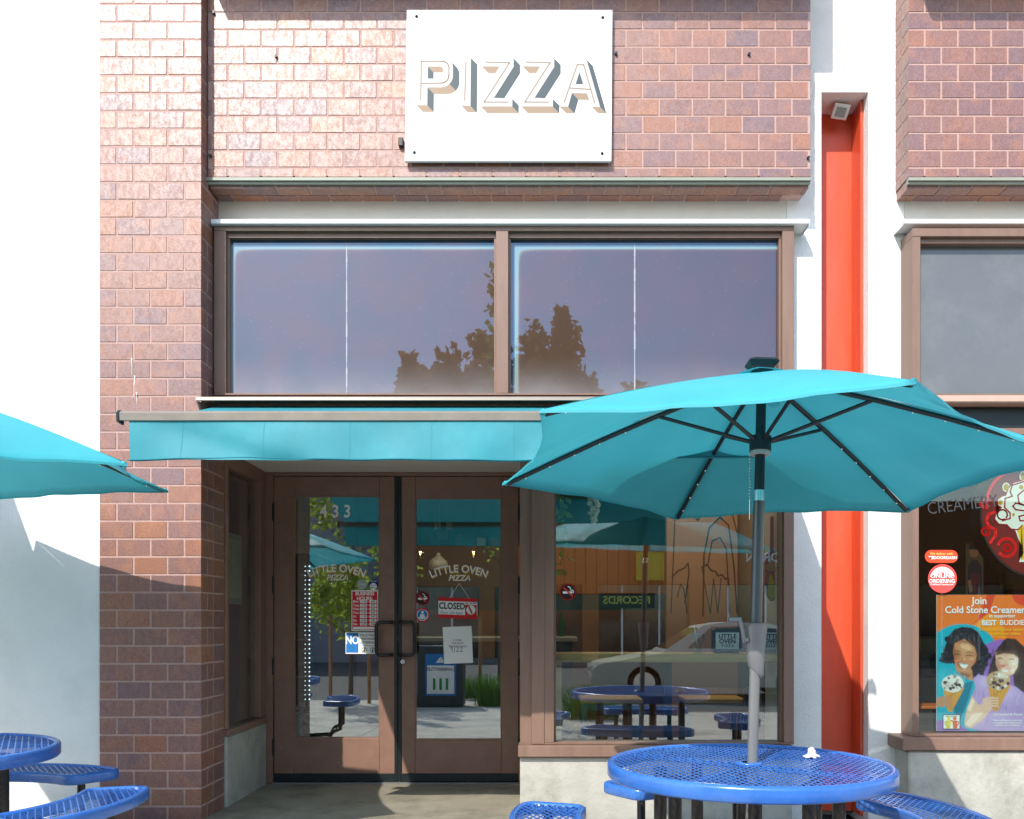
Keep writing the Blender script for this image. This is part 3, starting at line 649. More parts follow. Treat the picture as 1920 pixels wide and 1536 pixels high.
# ================================================================ retractable awning
XA0, XA1 = -2.007, 1.512
aw = thing('awning', 'teal retractable awning with hanging valance above the entrance', 'awning', (-.25, 0, 2.5))
ZC = PZ(741, -.12); prof = [(-.122, ZC - .030), (-.118, ZC - .012), (-.09, ZC - .001), (.0, ZC + .006), (.178, ZC + .008), (.178, ZC - .004), (.0, ZC - .008), (-.085, ZC - .013), (-.108, ZC - .022), (-.112, ZC - .032)]
MB().prism(prof, 'x', XA0, XA1).build('hood', M_AWNMET, aw)
MB().box(XA0, XA1, .165, .186, ZC - .16, ZC - .005).build('back_plate', M_AWNMET, aw)
for x in (XA0 + .001, XA1 - .013): MB().prism([(-.112, ZC - .034), (.16, ZC - .010), (.16, ZC - .13), (-.02, ZC - .11)], 'x', x, x + .012).build('end_plate', M_AWNMET, aw)
MB().tube([(XA0 + .07, .03, ZC - .075), (XA1 - .07, .03, ZC - .075)], .045, 16).build('fabric_roll', M_TEALAWN, aw)
MB().tube([(XA0 + .015, .03, ZC - .075), (XA0 + .069, .03, ZC - .075)], .03, 12).build('roller_end', M_GREYMET, aw)
YB, ZB1, ZB0 = -1.10, PZ(772, -1.10), PZ(790, -1.10)
q = MB(); n_ = 24
for i in range(n_ + 1):
    t_ = i / n_; y = -.0 + (YB + .03) * t_; z = (ZC - .04) * (1 - t_) + (ZB1 - .004) * t_ - .018 * math.sin(math.pi * t_)
    q.v += [(XA0 + .07, y, z), (XA1 - .07, y, z)]
q.f = [(2 * i, 2 * i + 1, 2 * i + 3, 2 * i + 2) for i in range(n_)]; q.m = [0] * n_; q.sm = [True] * n_
q.build('canopy_fabric', M_TEALAWN, aw)
MB().prism([(YB - .022, ZB0), (YB - .024, ZB1 - .012), (YB - .012, ZB1), (YB + .026, ZB1 + .002), (YB + .028, ZB0 + .006)], 'x', XA0 + .012, XA1 - .012).build('front_bar', M_AWNMET, aw)
for x in (XA0, XA1 - .0115): MB().prism([(YB - .027, ZB0 - .006), (YB - .028, ZB1 - .01), (YB - .012, ZB1 + .005), (YB + .03, ZB1 + .006), (YB + .03, ZB0 - .012)], 'x', x, x + .0115).build('bar_end_cap', M_DKMET, aw)
q = MB(); nx, nz = 120, 10; xa, xb = XA0 + .055, XA1 - .055
for i in range(nx + 1):
    for j in range(nz + 1):
        u, v = i / nx, j / nz; x = xa + (xb - xa) * u
        L_ = .197 - .006 * math.sin(u * 9) + (.016 * max(0, (u - .3)))* -1.0
        wv = .012 * math.sin(u * 23 + 1.3 * v) * v + .008 * math.sin(u * 61 + .5) * v * v + .03 * math.exp(-((u - .06 - v * .12) / .05) ** 2) * v
        q.v.append((x + .012 * v * (1 if u < .02 else 0), YB - .012 + wv - .03 * v, ZB0 - L_ * v))
for i in range(nx):
    for j in range(nz): a = i * (nz + 1) + j; q.f.append((a, a + 1, a + nz + 2, a + nz + 1)); q.m.append(0); q.sm.append(True)
q.build('valance', M_TEALAWN, aw)
q = MB()
q.tube([q_ for q_ in [(xa + (xb - xa) * i / nx, q.v[0][1] if False else YB - .046 + .012 * math.sin(i / nx * 23 + 1.3) + .008 * math.sin(i / nx * 61 + .5), ZB0 - (.197 - .006 * math.sin(i / nx * 9) - .016 * max(0, i / nx - .3)) + .006) for i in range(nx + 1)]], .003, 5)
q.build('hem_stitching', mat('dark_teal_thread', (.006, .16, .2), .8), aw)
def val_pt(u, v):
    x = xa + (xb - xa) * u; L_ = .197 - .006 * math.sin(u * 9) - .016 * max(0, (u - .3))
    wv = .012 * math.sin(u * 23 + 1.3 * v) * v + .008 * math.sin(u * 61 + .5) * v * v + .03 * math.exp(-((u - .06 - v * .12) / .05) ** 2) * v
    return Vector((x, YB - .012 + wv - .03 * v - .0012, ZB0 - L_ * v))
for u in (.075, .19, .31, .425, .54, .655, .77, .885):
    q = MB()
    for j in range(10):
        a_, b_ = val_pt(u, j / 10), val_pt(u, (j + 1) / 10); q.add([a_ + Vector((-.002, 0, 0)), a_ + Vector((.002, 0, 0)), b_ + Vector((.002, 0, 0)), b_ + Vector((-.002, 0, 0))], [(0, 1, 2, 3)])
    q.build('seam', mat('seam_thread', (.024, .225, .27), .8), aw)
for x0, sg in ((XA0 + .35, 1), (XA1 - .35, -1)):
    MB().tube([(x0, .0, ZC - .12), (x0 + sg * .48, -.5, (ZC + ZB0) / 2 - .07), (x0 + sg * .05, YB + .03, ZB0 + .02)], .018, 8).build('folding_arm', M_AWNMET, aw)

# the next shop's awning, just left of the picture: its side edge throws the steep shadow on the white wall
aw2 = aw.copy(); C.objects.link(aw2); aw2.location = aw.location + Vector((-4.882, 0, .28)); aw2['label'] = 'teal awning on the white wall left of the brick column'
for ch_ in list(aw.children):
    c2 = ch_.copy(); C.objects.link(c2); c2.parent = aw2
for a_ in (aw, aw2): a_['group'] = 'teal retractable awnings'

# ================================================================ painted sign
YS = .055
sg_ = thing('pizza_sign', 'white painted board sign reading PIZZA in shaded letters', 'sign', (0, YS, 4.4))
q = MB(); x0, x1, x2, x3 = PX(759, YS), PX(763, YS), PX(1148, YS), PX(1146, YS); z0, z1 = PZ(302, YS), PZ(19, YS)
q.prism([(x0, z0), (x3, z0), (x2, z1), (x1, z1)], 'y', YS, YS + .022); q.build('board', mat('sign_white', (.80, .80, .80), .45, stain=(.66, .67, .68), sscale=1.3, samt=.25), sg_)
for px, py in ((781, 31), (1130, 33), (777, 286), (1129, 288)):
    x, z = PX(px, YS), PZ(py, YS); MB().lathe([(.0001, -.008), (.006, -.007), (.010, 0)], (0, 0, 0), 10).build('bolt', M_DKMET, sg_, loc=(x, YS - .001, z), rot=(R(-90), 0, 0)); 
    MB().tube([(x, YS + .022, z), (x, .10, z)], .008, 8).build('standoff', M_DKMET, sg_)
P_SHADE = flat('letter_shade', 112, 130, 138, k=.34); P_TAN = flat('letter_tan', 214, 184, 155, k=.42); P_FACE = flat('letter_face', 250, 246, 240, k=.50); P_LINE = flat('letter_line', 196, 166, 146, k=.46)
SK = 4.923; DX, DY = 60, 62
def letter(outer, holes, lines, lw=9):
    s = Sheet(YS, 760, 20, SK)
    for ring_, hole in [(outer, False)] + [(h_, True) for h_ in holes]:
        n_ = len(ring_); area = sum(ring_[i][0] * ring_[(i + 1) % n_][1] - ring_[(i + 1) % n_][0] * ring_[i][1] for i in range(n_))
        for i in range(n_):
            (a, b_), (c, d) = ring_[i], ring_[(i + 1) % n_]
            nx_, ny_ = (d - b_), -(c - a)
            if area < 0: nx_, ny_ = -nx_, -ny_
            if hole: nx_, ny_ = -nx_, -ny_
            if nx_ * DX + ny_ * DY <= 1e-6 * 0 + 1: continue
            mt = P_SHADE if nx_ > ny_ * .95 else P_TAN
            if hole:   # inside the counter the shading stops at the far edge: shorter
                s.poly([(a, b_), (c, d), (c + DX * .9, d + DY * .9), (a + DX * .9, b_ + DY * .9)], mt, .6)
            else: s.poly([(a, b_), (c, d), (c + DX, d + DY), (a + DX, b_ + DY)], mt, .6)
    return s
def face_with_holes(s, outer, holes, m, l):
    bm = bmesh.new(); es = []
    for rg in [outer] + holes:
        vs = [bm.verts.new(s.pt(u, v, l)) for u, v in rg]; es += [bm.edges.new((vs[i], vs[(i + 1) % len(vs)])) for i in range(len(vs))]
    bmesh.ops.triangle_fill(bm, use_beauty=True, use_dissolve=False, edges=es); bm.verts.index_update()
    s.mb.add([q.co for q in bm.verts], [[q.index for q in f.verts] for f in bm.faces], s.mi(m)); bm.free()
def arcp(cx, cy, rx, ry, a0, a1, n=8): return [(cx + rx * math.cos(R(a0 + (a1 - a0) * i / n)), cy + ry * math.sin(R(a0 + (a1 - a0) * i / n))) for i in range(n + 1)]
LETTERS = []
P_out = [(100, 875), (115, 430), (345, 430)] + arcp(345, 525, 95, 95, -70, 0, 5) + [(440, 590)] + arcp(330, 600, 110, 110, 0, 90, 6) + [(205, 710), (203, 875)]
P_hole = [(208, 518), (208, 628), (320, 628)] + arcp(320, 590, 28, 38, 90, 0, 3) + arcp(320, 545, 28, 27, 0, -90, 3)
LETTERS.append((P_out, [P_hole], [[(142, 830), (148, 470), (345, 470)] + arcp(345, 530, 58, 60, -90, 0, 5) + [(402, 600)] + arcp(332, 605, 68, 65, 0, 90, 5) + [(152, 675)]]))
LETTERS.append(([(515, 878), (525, 436), (606, 436), (602, 880)], [], [[(560, 475), (548, 830)]]))
def zed(o): return ([(695 + o, 886), (700 + o, 800), (868 + o, 518), (705 + o, 516), (712 + o, 436), (1000 + o, 440), (1000 + o, 520), (818 + o, 806), (988 + o, 814), (988 + o, 886)], [], [[(742 + o, 476), (962 + o, 482), (728 + o, 845), (946 + o, 846)]])
LETTERS += [zed(0), zed(375)]
LETTERS.append(([(1422, 886), (1545, 450), (1672, 450), (1798, 890), (1718, 888), (1676, 766), (1538, 762), (1503, 888)], [[(1608, 568), (1642, 680), (1572, 680)]], [[(1465, 850), (1588, 500), (1646, 500), (1748, 855)], [(1522, 716), (1704, 728)]]))
for (o_, hs, ls), ch in zip(LETTERS, 'PIZZA'):
    s = letter(o_, hs, ls)
    # hide hole shading that spills under the face by drawing the face on top
    face_with_holes(s, o_, hs, P_FACE, 1.4)
    for ln in ls: s.line(ln, 10, P_LINE, 2.2)
    s.build('painted_letter', sg_)

# ================================================================ round tables with benches
def strands(test, rad, cx, cy, z, pitch, ang, wd=.0056, th=.003):
    """expanded-metal lattice: two families of strands clipped to a shape given by test(x, y)"""
    q = MB()
    for sgn in (-1, 1):
        a = ang + sgn * R(24); d = Vector((math.cos(a), math.sin(a))); nn = Vector((-d.y, d.x))
        k = -int(rad / pitch) - 1
        while k * pitch < rad:
            off = nn * (k * pitch); t = -rad; step = .012; run = None
            while t <= rad + step:
                p = off + d * t; ins = t <= rad and test(p.x, p.y)
                if ins and run is None: run = t
                if not ins and run is not None:
                    if t - run > .02:
                        a0, a1 = off + d * run, off + d * (t - step * .3); w_ = nn * wd / 2; zz = z + (.0006 if sgn > 0 else 0)
                        q.add([(cx + a0.x - w_.x, cy + a0.y - w_.y, zz), (cx + a1.x - w_.x, cy + a1.y - w_.y, zz), (cx + a1.x + w_.x, cy + a1.y + w_.y, zz), (cx + a0.x + w_.x, cy + a0.y + w_.y, zz),
                               (cx + a0.x - w_.x, cy + a0.y - w_.y, zz - th), (cx + a1.x - w_.x, cy + a1.y - w_.y, zz - th), (cx + a1.x + w_.x, cy + a1.y + w_.y, zz - th), (cx + a0.x + w_.x, cy + a0.y + w_.y, zz - th)],
                              [(0, 1, 2, 3), (7, 6, 5, 4), (0, 4, 5, 1), (2, 6, 7, 3)])
                    run = None
                t += step
            k += 1
    return q
def bench_outline(r0, r1, half, n=12, cr=.085):
    """curved bench seen from above, rounded corners, centred on angle 0"""
    P = lambda r, a: Vector((r * math.cos(a), r * math.sin(a)))
    def bez(a, c, b_): return [a * (1 - u) ** 2 + c * 2 * u * (1 - u) + b_ * u * u for u in (.17, .33, .5, .67, .83)]
    o = half - cr / r1; i_ = half - cr * .8 / r0; pts = [P(r1, -o + 2 * o * k / n) for k in range(n + 1)]
    pts += bez(P(r1, o), P(r1, half), P(r1 - cr, half)) + [P(r1 - cr, half), P(r0 + cr * .8, half)] + bez(P(r0 + cr * .8, half), P(r0, half), P(r0, i_))
    pts += [P(r0, i_ - 2 * i_ * k / n) for k in range(n + 1)]
    pts += bez(P(r0, -i_), P(r0, -half), P(r0 + cr * .8, -half)) + [P(r0 + cr * .8, -half), P(r1 - cr, -half)] + bez(P(r1 - cr, -half), P(r1, -half), P(r1, -o))
    return [(p.x, p.y) for p in pts]
def rim_band(q, pts, z1, z0, t_in=.012, mi=0):
    """a rolled edge following a closed outline"""
    n = len(pts); rings = []
    prof = [(-t_in, -.004), (-t_in * .4, .002), (0.0, -.004), (.003, -.012), (.003, (z0 - z1) + .008), (-.004, (z0 - z1)), (-t_in, (z0 - z1) + .002)]
    vs = []
    for i in range(n):
        p = Vector(pts[i]); t = (Vector(pts[(i + 1) % n]) - Vector(pts[i - 1])).normalized(); nr = Vector((t.y, -t.x))
        for o, dz in prof: vs.append((p.x + nr.x * o, p.y + nr.y * o, z1 + dz))
    m_ = len(prof); fs = []
    for i in range(n):
        for j in range(m_ - 1): fs.append((i * m_ + j, i * m_ + j + 1, ((i + 1) % n) * m_ + j + 1, ((i + 1) % n) * m_ + j))
        fs.append((i * m_ + m_ - 1, i * m_, ((i + 1) % n) * m_, ((i + 1) % n) * m_ + m_ - 1))
    q.add(vs, fs, mi, True)
def inside(poly):
    def f(x, y):
        c = False; n = len(poly); j = n - 1
        for i in range(n):
            xi, yi = poly[i]; xj, yj = poly[j]
            if (yi > y) != (yj > y) and x < (xj - xi) * (y - yi) / (yj - yi) + xi: c = not c
            j = i
        return c
    return f
def round_table(label, cx, cy, zt_, zs, zg, phi, lat):
    t = thing('round_table', label, 'table', (cx, cy, zg), group='round blue mesh tables with benches')
    rad = .577
    strands(lambda x, y: .05 ** 2 < x * x + y * y < (rad - .004) ** 2, rad, cx, cy, zt_ - .006, .0275, lat).build('mesh_top', M_BLUE, t, kind='stuff')
    q = MB(); rim_band(q, [(cx + rad * math.cos(2 * math.pi * i / 96), cy + rad * math.sin(2 * math.pi * i / 96)) for i in range(96)], zt_, zt_ - .062, .03); q.build('table_rim', M_BLUE, t)
    q = MB(); q.lathe([(.028, .0), (.055, .001), (.058, -.004), (.055, -.012), (.028, -.012)], (cx, cy, zt_), 24); q.build('umbrella_collar', M_BLUE, t)
    q = MB()
    for k in range(4):
        a = phi + R(45) + k * math.pi / 2; q.tube([(cx + .05 * math.cos(a), cy + .05 * math.sin(a), zt_ - .02), (cx + .55 * math.cos(a), cy + .55 * math.sin(a), zt_ - .02)], .012, 8)
    q.build('top_brace', M_BLUE, t)
    half = R(27); r0, r1 = .685, .985
    ol = bench_outline(r0, r1, half)
    for k in range(4):
        a = phi + k * math.pi / 2; ca, sa = math.cos(a), math.sin(a)
        w_ol = [(x * ca - y * sa, x * sa + y * ca) for x, y in ol]
        q = MB(); rim_band(q, [(cx + x, cy + y) for x, y in w_ol], zs, zs - .055, .028)
        bn = q.build('bench', M_BLUE, t)
        strands(inside(w_ol), 1.0, cx, cy, zs - .006, .0275, lat + .1 * k).build('mesh_seat', M_BLUE, bn, kind='stuff')
        for s_ in (-.30, .30):
            b_ = a + s_; rm = (r0 + r1) / 2; ex, ey = cx + rm * math.cos(b_), cy + rm * math.sin(b_)
            ix, iy = cx + .36 * math.cos(b_), cy + .36 * math.sin(b_); pts = [(ex, ey, zs - .012)]
            zb = zg + .035
            pts.append((ex, ey, zb + .10))
            for i in range(1, 6):
                u = i / 5 * math.pi / 2; pts.append((ex + (ix - ex) * .25 * math.sin(u) , ey + (iy - ey) * .25 * math.sin(u), zb + .10 * (1 - math.sin(u)) if False else zb + .10 - .10 * (1 - math.cos(u))))
            pts.append((ix, iy, zb)); MB().tube(pts, .021, 10).build('seat_leg', M_PIPE, t)
    for k in range(4):
        a = phi + k * math.pi / 2; b0 = a - .30; b1 = a + .30
        for b_ in (b0, b1):
            x, y = cx + .36 * math.cos(b_), cy + .36 * math.sin(b_); MB().tube([(x, y, zg), (x, y, zt_ - .03)], .027, 12).build('leg', M_PIPE, t)
    return t
TBL = (PX(1403, -1.706), -1.706); TZ = CAM_Z - .579; SZ = .40; TG = slope(-1.6)
round_table('round blue mesh table in the right foreground with umbrella pole through it', TBL[0], TBL[1], TZ, SZ, TG, R(8), R(80))
TBL2 = (-2.832, -1.30)
round_table('round blue mesh table cut off by the left picture edge', TBL2[0], TBL2[1], TZ, SZ, TG, R(-9), R(95))
# crumpled tissue
random.seed(5); q = MB(); bm = bmesh.new(); bmesh.ops.create_icosphere(bm, subdivisions=3, radius=.026)
for p in bm.verts:
    a = math.atan2(p.co.y, p.co.x); f = .75 + .35 * math.sin(5 * a + 9 * p.co.z / .03) + random.uniform(-.12, .12)
    hgt = p.co.z; p.co.x *= f * (1.5 if hgt < 0 else .7); p.co.y *= f * (1.2 if hgt < 0 else .7); p.co.z = max(hgt, -.012) * (1.25 if hgt > .01 else 1)
bm.verts.index_update(); q.add([p.co for p in bm.verts], [[v.index for v in f.verts] for f in bm.faces]); bm.free()
ty = CAM_Y + .579 * FPX / (1419 - VY); q.build('tissue', mat('tissue_paper', (.78, .77, .75), .9, trans=.2), loc=(PX(1522, ty), ty, TZ + .010), label='crumpled white tissue on the right round table', cat='tissue')

# ================================================================ umbrellas
def umbrella(label, cx, cy, cz, yaw, tx, ty_, base, poletop_mat=None, with_crank=True):
    RR, HH, NS, NT = 1.162, .415, 14, 22
    M3 = Matrix.Rotation(tx, 3, 'X') @ Matrix.Rotation(ty_, 3, 'Y'); O = Vector((cx, cy, cz))
    def W(p): return O + M3 @ Vector(p)
    t = thing('patio_umbrella', label, 'umbrella', base, group='teal patio umbrellas')
    def rib(i, s_):
        a = yaw + i * math.pi / 3; r = RR * s_; z = HH * (1 - s_) + .018 * math.sin(math.pi * s_)
        return Vector((r * math.cos(a), r * math.sin(a), z))
    random.seed(int(abs(cx) * 100))
    for i in range(6):
        q = MB(); ph = random.uniform(0, 6)
        for a in range(NS + 1):
            for b_ in range(NT + 1):
                s_ = .03 + .97 * a / NS; u = b_ / NT; p = rib(i, s_).lerp(rib(i + 1, s_), u); c_ = 4 * u * (1 - u)
                f = 1 - .075 * s_ ** 3 * c_; p.x *= f; p.y *= f; p.z -= .018 * s_ * c_ * (1 - .3 * s_) - .075 * s_ ** 3 * c_ * HH * .55 + .004 * math.sin(9 * s_ + ph) * c_ + .002 * math.sin(u * 31 + ph) * s_ ** 3 * c_ + .003 * math.sin(u * 17 + 2 * ph + 5 * s_) * s_
                q.v.append(tuple(W(p)))
        for a in range(NS):
            for b_ in range(NT): k = a * (NT + 1) + b_; q.f.append((k, k + 1, k + NT + 2, k + NT + 1)); q.m.append(0); q.sm.append(True)
        # hem: a narrow turned-down edge
        o = len(q.v); last = [Vector(q.v[NS * (NT + 1) + b_]) for b_ in range(NT + 1)]
        q.v += [tuple(v + M3 @ Vector((0, 0, -.010))) for v in last]
        for b_ in range(NT): k = NS * (NT + 1) + b_; q.f.append((k, k + 1, o + b_ + 1, o + b_)); q.m.append(0); q.sm.append(False)
        q.build('canopy_panel', M_TEAL, t)
        dz = Vector((0, 0, -.016)); pts = [W(rib(i, s_) + dz) for s_ in (.03, .2, .4, .6, .8, .975)]
        rb_ = MB(); rb_.tube(pts, .0105, 6, smooth=False); ro = rb_.build('rib', M_DKMET, t)
        for s_ in (.5, .6, .7, .8, .9): MB().ball(W(rib(i, s_) + Vector((0, 0, -.028))), .0055, 6, 4).build('light_bead', M_CHROME, ro)
        e = W(rib(i, .985)); MB().ball(e + M3 @ Vector((0, 0, -.008)), .012, 8, 6).build('corner_pocket', M_TEAL, t)
        hub = W((0.035 * math.cos(yaw + i * math.pi / 3), .035 * math.sin(yaw + i * math.pi / 3), HH - .295)); MB().tube([hub, W(rib(i, .37) + Vector((0, 0, -.022)))], .0085, 6, smooth=False).build('strut', M_DKMET, t)
    q = MB()   # small vent cap
    for a in range(13): pass
    q.v = [tuple(W((0, 0, HH + .012)))] + [tuple(W((.10 * math.cos(yaw + k * math.pi / 6), .10 * math.sin(yaw + k * math.pi / 6), HH - .018 + (.004 if k % 2 else 0)))) for k in range(12)]
    q.f = [(0, k + 1, (k + 1) % 12 + 1) for k in range(12)]; q.m = [0] * 12; q.sm = [True] * 12; q.build('vent_cap', M_TEAL, t)
    fin = MB(); ax = M3 @ Vector((0, 0, 1))
    for r_, z_ in ((.045, HH + .008),): pass
    def ringbox(hw, z): return [W((hw * a, hw * b_, z)) for a, b_ in ((-1, -.7), (-.7, -1), (.7, -1), (1, -.7), (1, .7), (.7, 1), (-.7, 1), (-1, .7))]
    lv = [(.040, HH - .004), (.046, HH + .012), (.058, HH + .026), (.063, HH + .032), (.060, HH + .040)]
    vs = [p for hw, z in lv for p in ringbox(hw, z)]; fs = [(i * 8 + j, i * 8 + (j + 1) % 8, (i + 1) * 8 + (j + 1) % 8, (i + 1) * 8 + j) for i in range(len(lv) - 1) for j in range(8)] + [tuple(range(32, 40))]
    fin.add(vs, fs); fin.build('solar_finial', M_DKMET, t)
    # pole in two sections, hub, tilt collar, crank
    top = W((0, 0, HH - .01)); hubz = W((0, 0, HH - .31)); tilt = W((0, 0, HH - .31 - .235)); B = Vector(base)
    MB().tube([top, tilt], .0205, 14).build('upper_pole', M_DKMET, t)
    q = MB(); q.tube([W((0, 0, HH - .275)), W((0, 0, HH - .335))], .045, 18); q.tube([W((0, 0, HH - .336)), W((0, 0, HH - .352))], .04, 18, mi=1); q.build('hub', [M_DKMET, mat('hub_grey_ring', (.4, .4, .38), .5)], t)
    c0 = W((0, 0, HH - .50)); MB().tube([c0, tilt], .0222, 14).build('tilt_collar', M_CHROME, t)
    def along(z): u = (z - B.z) / (tilt.z - B.z); return B.lerp(tilt, u)
    MB().tube([along(tilt.z), along(1.05)], .0235, 14).build('middle_pole', mat('slate_pole', (.085, .10, .11), .3, metal=.4), t)
    MB().tube([along(1.05), along(TG + .05)], .0215, 14).build('lower_pole', M_GREYMET, t)
    if with_crank:
        a, b_ = along(1.195), along(.985); cz_ = (a + b_) / 2
        q = MB(); prof = [(.046, 1.195, 0), (.047, 1.18, 0), (.040, 1.09, .0), (.032, 1.0, .004), (.022, .985, .004)]
        vs = []; n = 18
        for r_, z, o in prof:
            c_ = along(z)
            for j in range(n): u = 2 * math.pi * j / n; vs.append((c_.x + o + r_ * math.cos(u), c_.y + r_ * .95 * math.sin(u), z + (.02 * math.cos(u) if z < 1.02 else 0) * -1))
        q.add(vs, [(i * n + j, i * n + (j + 1) % n, (i + 1) * n + (j + 1) % n, (i + 1) * n + j) for i in range(len(prof) - 1) for j in range(n)] + [tuple(range(n))], 0, True)
        q.build('crank_housing', M_GREYMET, t)
        c_ = along(1.13); q = MB(); q.tube([(c_.x - .035, c_.y - .02, 1.125), (c_.x - .052, c_.y - .02, 1.125)], .013, 10); q.tube([(c_.x - .05, c_.y - .02, 1.115), (c_.x - .058, c_.y - .025, 1.16), (c_.x - .072, c_.y - .03, 1.208)], .0085, 8); q.tube([(c_.x - .066, c_.y - .03, 1.209), (c_.x - .118, c_.y - .03, 1.209)], .0105, 10)
        q.build('crank_handle', M_CHROME if False else M_GREYMET, t)
    # pull chain below the hub
    p0 = W((-.043, 0, HH - .33)); q = MB()
    for k in range(16): q.ball(p0 + Vector((-.002 * math.sin(k), 0, -.013 * k)), .0035, 6, 4)
    q.tube([p0 + Vector((0, 0, -.205)), p0 + Vector((0, 0, -.29))], .003, 6); q.build('pull_chain', M_CHROME, t)
    return t
umbrella('open teal umbrella standing in the right round table', .919, -1.708, 1.826, -.379, -.063, .036, (TBL[0], TBL[1], TG))
umbrella('open teal umbrella cut off by the left picture edge', -2.835, -1.336, 1.863, .772, .048, -.014, (TBL2[0], TBL2[1], TG))

# ================================================================ neighbouring shop at right
YF2, YG2 = .12, .20
xr0 = PX(1711, YF2); zr1, zr0 = PZ(428, YF2), PZ(742, YF2)
XEND = 4.1
M_FILM2 = mat('grey_window_film', (.13, .145, .155), .35, var=.08, vscale=3, spec=.8, stain=(.3, .31, .32), sscale=2.2, samt=.35)
rw = thing('tinted_window', 'grey tinted upper window of the neighbouring shop at the right edge', 'window', (xr0, YF2, zr0))
win_frame(rw, xr0, XEND, zr0, zr1, YF2, .30, .05, [], head=.05)
MB().box(xr0 + .04, XEND - .03, YG2, YG2 + .008, zr0 + .005, zr1 - .03).build('pane', mat('grey_film_glass', (.115, .122, .128), .08, var=.10, vscale=2.5, spec=.6, stain=(.20, .205, .21), sscale=1.8, samt=.45), rw)
x0_ = MB().box(xr0 - .01, XEND, .10, .30, zr0 - .045, zr0 - .002, ch=.006); x0_.build('sill', mat('faded_sill_paint', (.45, .31, .25), .6, var=.1), rw)
MB().box(xr0 + .03, XEND, .22, .5, 2.40, zr0 - .05).build('spandrel_board', M_DKMET, label='dark board band under the neighbouring upper window', cat='panel')
rl = thing('shop_window', 'brown-framed window of the neighbouring ice cream shop at right', 'window', (xr0, YF2, .4))
ZS2 = PZ(1381, YF2); zl2 = 2.39
win_frame(rl, xr0, XEND, ZS2, zl2, YF2, .30, .04, [])
MB().box(PX(1690, YF2) - .015, XEND, .06, .31, PZ(1408, .06), ZS2 - .001, ch=.006).build('sill', M_BROWN, rl)
MB().box(xr0 + .03, XEND - .03, YG2, YG2 + .008, ZS2 + .005, zl2 - .03).build('pane', glass_mat('icecream_shop_glass', tint=(.80, .86, .84), base=.055), rl)
MB().box(PX(1704, .085), XEND, .085, .30, -.1, PZ(1409, .085), ch=.01).build('concrete_base', M_CONC, label='stained concrete base under the ice cream shop window', cat='base wall')
# interior room
def room(name, x0, x1, y0, y1, z0, z1, mw, mf, mc, mb_, cat_labels):
    t = MB()
    MB().box(x0, x1, y1, y1 + .1, z0, z1).build('back_wall', mb_, kind='structure'); MB().box(x0 - .1, x0, y0, y1, z0, z1).build('wall_left', mw, kind='structure')
    MB().box(x1, x1 + .1, y0, y1, z0, z1).build('wall_right', mw, kind='structure')
    MB().box(x0 - .1, x1 + .1, y0, y1 + .1, z0 - .1, z0).build('floor', mf, kind='structure'); MB().box(x0 - .1, x1 + .1, y0, y1 + .1, z1, z1 + .1).build('ceiling', mc, kind='structure')
M_DKWALL = mat('dark_brown_wall', (.11, .08, .055), .8, var=.15); M_FLOORI = mat('inside_floor', (.18, .13, .10), .6, var=.2)
room('ice', 2.36, 6, .77, 5.0, .0, 2.85, M_DKWALL, M_FLOORI, mat('inside_ceiling_dark', (.05, .05, .048), .8), M_DKWALL, None)
MB().box(2.36, 6, .31, .765, -.1, 0).build('floor', M_FLOORI, kind='structure')
MB().box(2.34, 2.355, .305, .765, 0, 2.85).build('wall_left', M_DKWALL, kind='structure'); MB().box(2.34, 6, .505, .765, 2.40, 2.85).build('ceiling', M_DKWALL, kind='structure')
